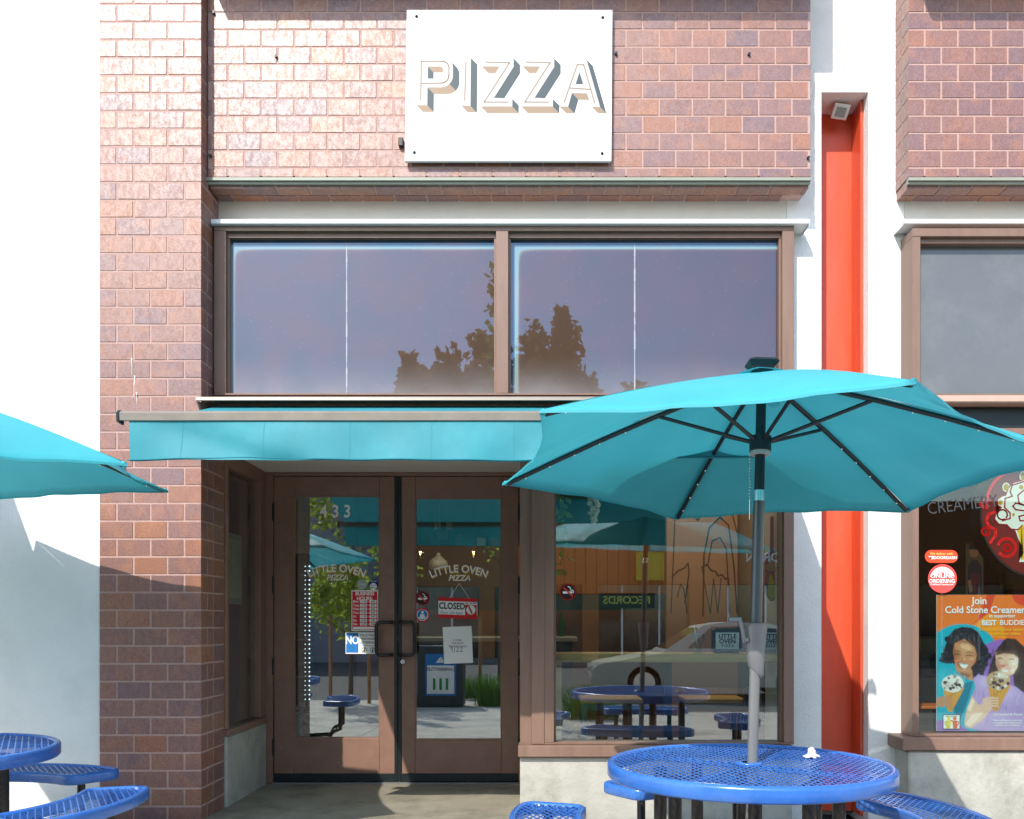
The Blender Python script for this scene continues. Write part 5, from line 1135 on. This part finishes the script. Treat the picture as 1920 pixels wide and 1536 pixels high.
MB().tube([(cx_, .5, z0 + .02), (cx_ - .03, .49, z0 + .19)], .004, 6).build('straw', P_WHITE, cp)
for i, (p0, p1) in enumerate(((1088, 1206), (1285, 1400))):
    Yn = 1.0; x0, x1 = PX(p0, Yn), PX(p1, Yn); z = PZ(1313, Yn); t = thing('bar_stool', 'wooden-topped steel stool at the window bar, %s' % ('left one' if i == 0 else 'right one nearer the umbrella pole'), 'stool', ((x0 + x1) / 2, Yn, 0), group='stools at the window bar')
    MB().box(x0, x1, Yn, Yn + .36, z - .025, z + .008, ch=.006).build('seat', MATS['pale_wood'], t)
    for x in (x0 + .01, x1 - .045):
        for y in (Yn + .01, Yn + .31): MB().box(x, x + .035, y, y + .035, 0, z - .026).build('leg', mat('blue_grey_steel', (.13, .17, .20), .4, metal=.3), t)
    MB().box(x0 + .046, x1 - .046, Yn + .012, Yn + .04, z - .075, z - .026).build('apron', MATS['blue_grey_steel'], t)
pw_ = thing('timber_partition', 'orange stained timber partition deep inside the pizzeria', 'wall', (.4, 4.6, 0))
MB().box(-.3, PX(1250, 4.6), 4.62, 4.68, 1.50, 2.05).build('backing', M_BROWN2, pw_)
xx = -.3; 
while xx < PX(1250, 4.6) - .02:
    MB().box(xx + .002, min(xx + .12, PX(1250, 4.6)) - .002, 4.595 + random.uniform(0, .006), 4.619, 1.51, 2.045, ch=.003).build('plank', mat('orange_timber', (.36, .125, .022), .5, var=.2, vscale=4, stretch=(8, 8, .6)), pw_); xx += .12
# garlic braid
Yn = .42; gx = PX(1114, Yn); gb = thing('garlic_braid', 'braid of white garlic bulbs hanging behind the pizzeria window', 'garlic', (gx, Yn, PZ(980, Yn))); random.seed(3)
MB().tube([(gx, Yn + .02, PZ(975, Yn)), (gx, Yn + .02, PZ(920, Yn)), (gx + .01, Yn + .02, 2.34)], .006, 6).build('stem', mat('dry_straw', (.45, .36, .2), .8), gb)
for k in range(15):
    f = k / 14; z = PZ(928 + 50 * f, Yn); a = k * 2.4; r_ = .030 * math.sin(math.pi * min(1, .35 + f * .62)) 
    q = MB(); q.lathe([(.0005, .026), (.004, .020), (.008, .013), (.017, .004), (.0195, -.006), (.014, -.015), (.0005, -.018)], (0, 0, 0), 10)
    q.build('bulb', mat('garlic_skin', (.80, .70, .56), .6, var=.25, vscale=30), gb, loc=(gx + r_ * math.cos(a), Yn + .02 + r_ * math.sin(a), z), rot=(random.uniform(-.7, .7), random.uniform(-.7, .7), 0))
# trailing plant at the window's left edge
Yn = .40; px_ = PX(1053, Yn); pl = thing('trailing_plant', 'green trailing plant hanging inside the left edge of the window', 'plant', (px_, Yn, 1.5)); random.seed(11)
q = MB(); zt_ = 2.2
for k in range(3): q.tube([(px_ + .02 * k - .02, Yn + .02 * k, zt_), (px_ + .015 * math.sin(k * 2), Yn + .03, 1.9), (px_ + .02 * math.sin(k), Yn + .02, 1.58 + .1 * k)], .0035, 5)
q.build('stem', mat('plant_stem', (.10, .2, .04), .7), pl)
def leaf(q, p, d, up, L_, W_, mi=0):
    s_ = d.cross(up).normalized() * W_; m_ = p + d * L_ * .5; e = p + d * L_; n_ = s_.cross(d).normalized() * L_ * .08
    q.add([p, m_ + s_ + n_, e, m_ - s_ + n_], [(0, 1, 2), (0, 2, 3)], mi)
leafm = MB()
def rv(): return Vector((random.gauss(0, 1), random.gauss(0, 1), random.gauss(0, 1))).normalized()
for k in range(44):
    q = MB(); d = Vector((random.uniform(-1, 1), random.uniform(-1, .6), random.uniform(-1.2, .1))).normalized(); leaf(q, Vector((0, 0, 0)), d, rv(), random.uniform(.05, .085), random.uniform(.018, .03))
    q.build('leaf', mat('plant_leaf', (.16, .36, .04), .45, trans=.4, var=.2), pl, loc=(px_ + random.uniform(-.02, .03), Yn + random.uniform(0, .05), random.uniform(1.52, 2.15)))
# pizza peel on the white side wall strip, painted
Yn = .50; pe = thing('pizza_peel', 'purple painted pizza peel hanging at the right of the window', 'pizza peel', (PX(1446, Yn), Yn, 1.5))
PURP = mat('peel_purple', lin(110, 45, 120)[:3], .5)
def pk(pts, a, b_, m, nm): MB().prism([(PX(1040 + u / 4.174, Yn), PZ(900 + v / 4.174, Yn)) for u, v in pts], 'y', a, b_).build(nm, m, pe)
pk([(1690, 290), (1702, 282), (1714, 290), (1716, 555), (1688, 555)], Yn, Yn + .012, PURP, 'handle')
pk([(1688, 556), (1716, 556), (1756, 580), (1756, 840), (1742, 910), (1710, 948), (1690, 950), (1660, 905), (1645, 840), (1648, 590)], Yn - .001, Yn + .013, PURP, 'blade')
s = Sheet(Yn - .0025, 1040, 900, 4.174); s.disc(1692, 680, 40, flat('peel_grey', 140, 140, 130), 1, 20, 34); s.poly([(1676, 640), (1692, 588), (1706, 640)], flat('peel_pale', 170, 190, 200), 2); s.poly([(1682, 742), (1698, 742), (1738, 880), (1700, 946), (1662, 900)], flat('peel_green', 140, 170, 50), 1)
for k in range(16): s.disc(1700 + random.uniform(-30, 30) * .9, 850 + random.uniform(-40, 60), 4, P_RED2, 2, 8)
s.build('painting', pe)
for px in (1429, 1450): MB().box(PX(px, .6), PX(px + 6, .6), .60, .615, PZ(1350, .6), PZ(1240, .6)).build('wall_strip', M_DKMET, label='slim dark metal strip on the white side wall, %s' % ('nearer the pole' if px < 1440 else 'nearer the frame'), cat='metal strip')
# counter at the back, lamps, pictures, fridge
ct = thing('order_counter', 'dark panelled order counter deep inside the pizzeria', 'counter', (-.6, 3.6, 0))
MB().box(-1.5, .35, 3.55, 4.1, 0, 1.0).build('front', mat('dark_blue_panel', (.035, .05, .065), .5, var=.25, vscale=5, stretch=(10, 1, .3)), ct); MB().box(-1.55, .4, 3.5, 4.15, 1.001, 1.05, ch=.008).build('counter_top', mat('stone_top', (.34, .31, .26), .4, var=.2, vscale=20), ct)
MB().box(-2.3, 1.7, 6.1, 6.38, 0, 1.35).build('back_counter', M_BROWN2, label='brown back counter along the rear wall', cat='counter')
EB = mat('bulb_glow', (1, .7, .35), .4, emit=(1, .62, .25), estr=14)
for i, px in enumerate((788, 888)):
    Yn = 3.0; x = PX(px, Yn); zb_ = PZ(1038, Yn); t = thing('pendant_bulb', 'bare glowing pendant bulb with red socket, %s behind the right door' % ('left one' if i == 0 else 'right one'), 'pendant lamp', (x, Yn, zb_), group='pendant bulbs')
    MB().tube([(x, Yn, 2.748), (x, Yn, zb_ + .07)], .004, 6).build('cord', M_DKMET, t); MB().tube([(x, Yn, zb_ + .075), (x, Yn, zb_ + .035)], .016, 10).build('socket', flat('socket_red', 150, 40, 30), t)
    MB().ball((x, Yn, zb_), .036, 12, 8).build('bulb', glass_mat('bulb_glass', tint=(1, .85, .6), base=.08), t); MB().tube([(x - .006, Yn, zb_ + .02), (x, Yn, zb_ - .012), (x + .006, Yn, zb_ + .02)], .004, 6).build('filament', EB, t)
for i, px in enumerate((783, 880, 1165, 1125, 1300)):  # last ceiling light is added, out of view, to brighten the mural wall
    Yn = (3.4, 3.4, 3.6, 5.2, 1.75)[i]; x = PX(px, Yn); MB().lathe([(.0001, 0), (.085, 0), (.1, -.006)], (x, Yn, 2.744), 18).build('ceiling_light', mat('warm_downlight', (1, .85, .6), .5, emit=(1, .78, .45), estr=4), label=('recessed warm ceiling light above the left pendant bulb', 'recessed warm ceiling light above the right pendant bulb', 'recessed ceiling light seen near the garlic braid', 'small far ceiling light deep behind the shop window', 'added unseen ceiling light that brightens the brown mural wall')[i], cat='ceiling light')
    ld = bpy.data.lights.new('downlight', 'AREA'); ld.shape = 'DISK'; ld.size = .17; ld.energy = 9 if i == 4 else 3; ld.color = (1, .80, .55); lo = bpy.data.objects.new('downlight', ld); C.objects.link(lo); lo.location = (x, Yn, 2.73)
x = PX(822, 4.6); z = PZ(1056, 4.6); t = thing('enamel_lamp', 'white enamel bell lamp hanging behind the right door', 'pendant lamp', (x, 4.6, z))
MB().lathe([(.02, .11), (.025, .08), (.05, .06), (.10, .02), (.11, -.07), (.105, -.07)], (x, 4.6, z), 20).build('shade', mat('enamel_white', (.6, .6, .57), .3), t); MB().tube([(x, 4.6, z + .1), (x, 4.6, 2.745)], .005, 6).build('cord', M_DKMET, t)
for i, (px, py, w_) in enumerate(((820, 986, 13), (842, 986, 13), (804, 1011, 12), (831, 1005, 20), (860, 1011, 12), (902, 1016, 18), (926, 1018, 16))):
    Yn = 6.36; x, z = PX(px, Yn), PZ(py, Yn); ww = w_ / 2 * 11.8 / 1700; t = thing('wall_picture', ('small pale picture, upper left on the teal wall', 'small pale picture, upper right on the teal wall', 'small dark picture, left of the lower row', 'wide picture in the middle of the lower row', 'small dark picture right of the wide one', 'white paper pinned beside the right pendant bulb', 'reddish paper pinned at the far right of the teal wall')[i], 'picture', (x, Yn, z), group='pictures on the back wall')
    MB().box(x - ww, x + ww, Yn, Yn + .03, z - .06, z + .06, ch=.004).build('frame', (M_BROWN2, M_AWNMET)[i < 2], t); MB().box(x - ww * .85, x + ww * .85, Yn - .004, Yn - .0005, z - .05, z + .05).build('print', flat('picture_%d' % i, *((190, 200, 190), (185, 195, 185), (90, 80, 70), (110, 140, 140), (100, 85, 70), (200, 195, 185), (130, 60, 70))[i]), t)
fg = thing('drinks_fridge', 'tall glass drinks fridge with white light strips behind the left door', 'fridge', (-2.05, 1.9, 0))
fx0, fx1 = PX(552, 1.8), PX(590, 1.8)
MB().box(fx0 - .25, fx1, 1.85, 2.45, 0, 1.75, ch=.01).build('cabinet', M_BLACK, fg)
LEDM = mat('led_white', (.8, .95, 1), .5, emit=(.75, .95, 1), estr=1.3)
for kx in (572, 580):
    x = PX(kx, 1.84); q = MB()
    for j in range(30): q.ball((x, 1.842, PZ(1062 + j * 8.6, 1.84)), .004 if kx == 572 else .006, 6, 4)
    q.build('led_strip', LEDM, fg)
for z in (.45, .75, 1.05, 1.35): MB().box(fx0 - .2, fx1 - .06, 1.835, 1.849, z, z + .012).build('shelf_edge', M_GREYMET, fg)
for i in range(6):
    x = -.25 + i * .09 * 1.3 if i < 3 else .05 + (i - 3) * .1; MB().lathe([(.0001, 0), (.032, 0), (.032, .13), (.012, .19), (.012, .24), (.0001, .24)], (x, 3.75, 1.051), 12).build('bottle', mat('green_bottle', (.02, .12, .04), .1), label=('leftmost', 'second', 'third', 'fourth', 'fifth', 'rightmost')[i] + ' green glass bottle from the left on the order counter', cat='bottle', group='bottles on the order counter')

# ================================================================ across the street (seen in the glass)
def leaves_crown(name, parent, centre, rx, ry, rz, n, size, m, shape=None, seed=1, kind='stuff'):
    random.seed(seed); q = MB(); clumps = [(Vector((random.gauss(0, .5), random.gauss(0, .5), random.gauss(0, .5))), random.uniform(.25, .5)) for _ in range(16)]
    for k in range(n):
        c_, r_ = random.choice(clumps); p = c_ + rv() * r_ * random.uniform(.3, 1) 
        if p.length > 1.15: p = p.normalized() * random.uniform(.8, 1.1)
        w_ = shape(p.z) if shape else 1
        P = Vector((centre[0] + p.x * rx * w_, centre[1] + p.y * ry * w_, centre[2] + p.z * rz)); d = (rv() + Vector((0, 0, -.3))).normalized(); leaf(q, P, d, rv(), size * random.uniform(.6, 1.3), size * .4)
    return q.build(name, m, parent, kind=kind)
M_LEAF = mat('tree_leaf', (.30, .38, .045), .5, trans=.6, var=.3, vscale=2); M_LEAF2 = mat('dark_tree_leaf', (.36, .17, .025), .65, trans=.6, var=.3, vscale=.8); M_BARK = mat('bark', (.12, .085, .06), .9, var=.3, vscale=8, bump=.5)
def young_tree(label, x, y, z0, z1, crown, leader_top, n, seed):
    t = thing('young_street_tree', label, 'tree', (x, y, -.15)); random.seed(seed)
    q = MB(); q.tube([(x, y, -.2), (x + .02, y, z0), (x + .05, y, (z0 + z1) / 2), (x + .02, y, leader_top)], .045, 10, r2=.006)
    for k in range(16):
        z = z0 + k * (z1 - z0) / 16; a = k * 2.4; L_ = crown[0] * random.uniform(.5, 1.0); q.tube([(x + .03, y, z), (x + .03 + L_ * .6 * math.cos(a), y + L_ * .5 * math.sin(a), z + .2), (x + L_ * math.cos(a), y + L_ * .8 * math.sin(a), z + .35)], .014, 6, r2=.005)
    q.build('trunk', M_BARK, t); leaves_crown('crown', t, (x, y, (z0 + z1) / 2), crown[0], crown[1], (z1 - z0) / 2, n, .105, M_LEAF, seed=seed)
    q = MB()
    for k in range(150):
        u = random.random(); P = Vector((x + .02, y, z1 - .3 + (leader_top - z1 + .3) * u)) + rv() * random.uniform(.04, .24 - .14 * u); leaf(q, P, rv(), rv(), random.uniform(.08, .15), .05)
    q.build('leader_leaves', M_LEAF, t, kind='stuff')
    for dx in (-.32, .32): MB().tube([(x + dx, y + .05, -.2), (x + dx, y + .05, 1.3)], .03, 8).build('stake', mat('stake_wood', (.34, .17, .08), .8, var=.2), t)
young_tree('young staked street tree with a full green crown by the kerb, left one', -3.1, -7.0, .75, 3.9, (1.05, .8), 4.2, 2500, 4)
young_tree('slim young street tree with a tall leader by the kerb, right one', -.62, -6.95, 2.0, 4.3, (.5, .5), 6.25, 500, 8)
M_GRASS = mat('grass_blade', (.10, .22, .025), .6, trans=.3, var=.25, vscale=3)
def grass_clump(label, x, y, z, n, hgt, sp, seed):
    random.seed(seed); q = MB()
    for k in range(n):
        a, r_ = random.uniform(0, 6.28), random.uniform(0, sp) ; p = Vector((x + r_ * math.cos(a), y + r_ * .6 * math.sin(a), z)); h_ = hgt * random.uniform(.6, 1.1); ln = Vector((math.cos(a), math.sin(a), 0)) * h_ * random.uniform(.1, .5); w_ = Vector((-math.sin(a), math.cos(a), 0)) * .007
        q.add([p - w_, p + w_, p + ln * .5 + Vector((0, 0, h_ * .65)) + w_ * .8, p + ln * .5 + Vector((0, 0, h_ * .65)) - w_ * .8, p + ln + Vector((0, 0, h_))], [(0, 1, 2, 3), (3, 2, 4)])
    q.build('ornamental_grass', M_GRASS, label=label, cat='plant')
grass_clump('bright green grass clump on the kerb behind the camera', -.75, -6.3, -.14, 420, .52, .26, 2)
grass_clump('low green shrub grass by the street, right of the clump', .75, -6.6, -.15, 600, .5, .42, 3)
grass_clump('wide grass clump by the kerb near the parked car', -1.3, -8.0, -.15, 300, .4, .4, 6)
# recycling cabinet facing the shop
rc = thing('recycling_cabinet', 'dark street recycling cabinet with cans and landfill panels', 'recycling bin', (-1.75, -6.1, -.13))
MB().box(-2.45, -1.15, -6.55, -6.05, -.13, .82, ch=.02).build('cabinet', mat('dark_grey_cabinet', (.025, .03, .035), .5), rc)
for i, (x, t_, c_) in enumerate(((-1.5, 'CANS/BOTTLES', P_BLUE), (-2.1, 'LANDFILL', P_GREY))):
    q = MB(); q.box(x - .24, x + .24, -6.05, -6.044, .05, .70); q.box(x - .21, x + .21, -6.0438, -6.0415, .08, .52, 1)
    vs, fs = text_mesh(t_, .065, .02); q.add([(x - u, -6.0405, .46 + v) for u, v in vs], fs, 2)
    q.add([(x - .08, -6.0405, .56), (x + .08, -6.0405, .56), (x, -6.0405, .66)], [(0, 1, 2)], 1)
    for dx in (-.1, 0, .1): q.box(x + dx - .02, x + dx + .02, -6.0405, -6.0395, .14, .32, 3)
    q.build('panel', [c_, P_WHITE, P_BLACK, flat('print_green', 60, 140, 60)], rc)
# parked car, nose to the left
car = thing('parked_car', 'pale silver-green sedan parked along the street behind the camera', 'car', (4.0, -11.4, -.23))
M_CAR = mat('car_paint', (.42, .45, .41), .22, metal=.1, spec=.7); ZG = -.236; X0 = 1.0; YC0, YC1 = -12.3, -10.55
low = [(0, .32), (.02, .55), (.12, .66), (.9, .80), (1.35, .88), (3.75, .90), (4.5, .86), (4.62, .62), (4.6, .32), (3.95, .26), (3.9, .42), (3.65, .56), (3.4, .42), (3.35, .24), (1.25, .24), (1.2, .42), (.95, .56), (.7, .42), (.65, .26)]
MB().prism([(X0 + u, ZG + v) for u, v in low], 'y', YC0, YC1).build('body', M_CAR, car)
q = MB(); top_ = [(1.30, .88), (2.05, 1.36), (2.5, 1.43), (3.2, 1.42), (3.7, 1.30), (4.25, .90)]
ins = lambda z: .06 + .16 * (z - .88) / .55
vs = [(X0 + u, y, ZG + v) for u, v in top_ for y in (YC1 - ins(v), YC0 + ins(v))]; q.add(vs, [(2 * i, 2 * i + 1, 2 * i + 3, 2 * i + 2) for i in range(5)] + [tuple(range(0, 12, 2)), tuple(range(11, 0, -2))]); q.build('cabin', M_CAR, car)
GC = mat('car_window', (.03, .05, .045), .05, spec=.9)
def quadobj(nm, pts, m): MB().add(pts, [(0, 1, 2, 3)]).build(nm, m, car)
zf = lambda v: ZG + v; yy1 = lambda v: YC1 - ins(v) + .004
quadobj('side_window', [(X0 + 1.75, yy1(.95), zf(.95)), (X0 + 2.75, yy1(.95), zf(.95)), (X0 + 2.75, yy1(1.36), zf(1.36)), (X0 + 2.2, yy1(1.34), zf(1.34))], GC)
quadobj('side_window', [(X0 + 2.85, yy1(.95), zf(.95)), (X0 + 3.95, yy1(.95), zf(.95)), (X0 + 3.6, yy1(1.28), zf(1.28)), (X0 + 2.85, yy1(1.36), zf(1.36))], GC)
quadobj('windshield', [(X0 + 1.375, YC1 - .14, zf(.94)), (X0 + 1.375, YC0 + .14, zf(.94)), (X0 + 1.98, YC0 + .26, zf(1.325)), (X0 + 1.98, YC1 - .26, zf(1.325))], GC)
for u in (.95, 3.65):
    for y in (YC1 - .1, YC0 + .1):
        w_ = MB(); w_.tube([(X0 + u, y - .1, ZG + .32), (X0 + u, y + .1, ZG + .32)], .31, 24); wo = w_.build('wheel', M_BLACK, car); MB().tube([(X0 + u, y - .103, ZG + .32), (X0 + u, y + .103, ZG + .32)], .2, 16).build('rim', M_CHROME, wo)
for y in (YC1 - .25, YC0 + .25): MB().box(X0 - .012, X0 + .05, y - .18, y + .18, ZG + .52, ZG + .62, ch=.01).build('headlight', M_CHROME, car)
MB().box(X0 - .05, X0 + .02, YC0 + .05, YC1 - .05, ZG + .36, ZG + .46, ch=.02).build('bumper', M_CHROME, car)
# shops across the street
ob = thing('terracotta_shops', 'low terracotta shop building across the street with yellow sign', 'building', (4, -30, 0))
M_TERRA = mat('terracotta_wall', (.36, .125, .04), .8, var=.1, vscale=1.5)
MB().box(-14, 24, -32, -28, 2.6, 5.7).build('fascia', M_TERRA, ob)
for x in range(-14, 25, 4): MB().box(x - .3, x + .3, -32, -27.9, -.24, 2.599).build('pillar', M_TERRA, ob)
for x in range(-14, 24, 4):
    MB().box(x + .31, x + 3.69, -28.3, -28.25, -.24, 2.59).build('shop_glass', mat('far_dark_glass', (.015, .02, .02), .08, spec=.8), ob)
    for xx in (x + 1.2, x + 2.6): MB().box(xx - .04, xx + .04, -28.24, -28.18, -.24, 2.59).build('window_post', M_WHITE, ob)
q = MB(); q.box(3.7, 4.75, -27.99, -27.9, 2.75, 3.8); q.build('yellow_panel', mat('yellow_panel', (.62, .5, .05), .6), ob)
q = MB(); q.box(2.3, 4.4, -27.99, -27.92, 1.72, 2.28, 0); vs, fs = text_mesh('RECORDS', .40, .02); q.add([(3.35 - u, -27.91, 2.0 + v) for u, v in vs], fs, 1); q.build('records_sign', [P_BLACK, mat('yellow_letters', (.7, .6, .06), .5)], ob)
vs, fs = text_mesh('CHILDREN', .5, .01); MB().add([(9 - u, -27.985, 3.6 + v) for u, v in vs], fs).build('wall_lettering', P_WHITE, ob)
MB().box(-30, -6, -27.5, -24, -.24, 8).build('grey_annex', mat('lilac_grey_wall', (.22, .22, .26), .8, var=.1), label='pale building across the street left of the terracotta shops', cat='building')
# trees behind those shops
cone = lambda z: max(.12, .62 - .5 * z)
for i, (x, y, zc_, rx, rz, n, m_, lb) in enumerate(((.6, -41, 11.8, 2.0, 5.2, 3000, M_LEAF2, 'tall full tree behind the terracotta shops'), (2.2, -42, 11.3, 1.5, 4.6, 1800, M_LEAF2, 'tall tree close beside the tallest one across the street'),
        (-3.6, -40, 11.9, 2.4, 4.2, 2600, M_LEAF2, 'broad tree across the street left of the tallest'), (-6.6, -40, 11.6, 1.1, 5.2, 1500, M_LEAF2, 'narrow pointed conifer farthest left across the street'), (4.6, -44, 10.8, 2.6, 3.2, 1600, M_LEAF2, 'low wide tree across the street at the far right'), (-5.2, -42, 11.2, 1.9, 4.0, 1600, M_LEAF2, 'low rounded tree between the conifer and the broad tree'))):
    t = thing('street_tree', lb, 'tree', (x, y, -.24), group='trees behind the shops'); MB().tube([(x, y, -.24), (x, y, zc_)], .22, 8, r2=.08).build('trunk', M_BARK, t)
    leaves_crown('crown', t, (x, y, zc_), rx, rx, rz, n, .5, m_, shape=(cone if 'pointed' in lb else None), seed=30 + i)
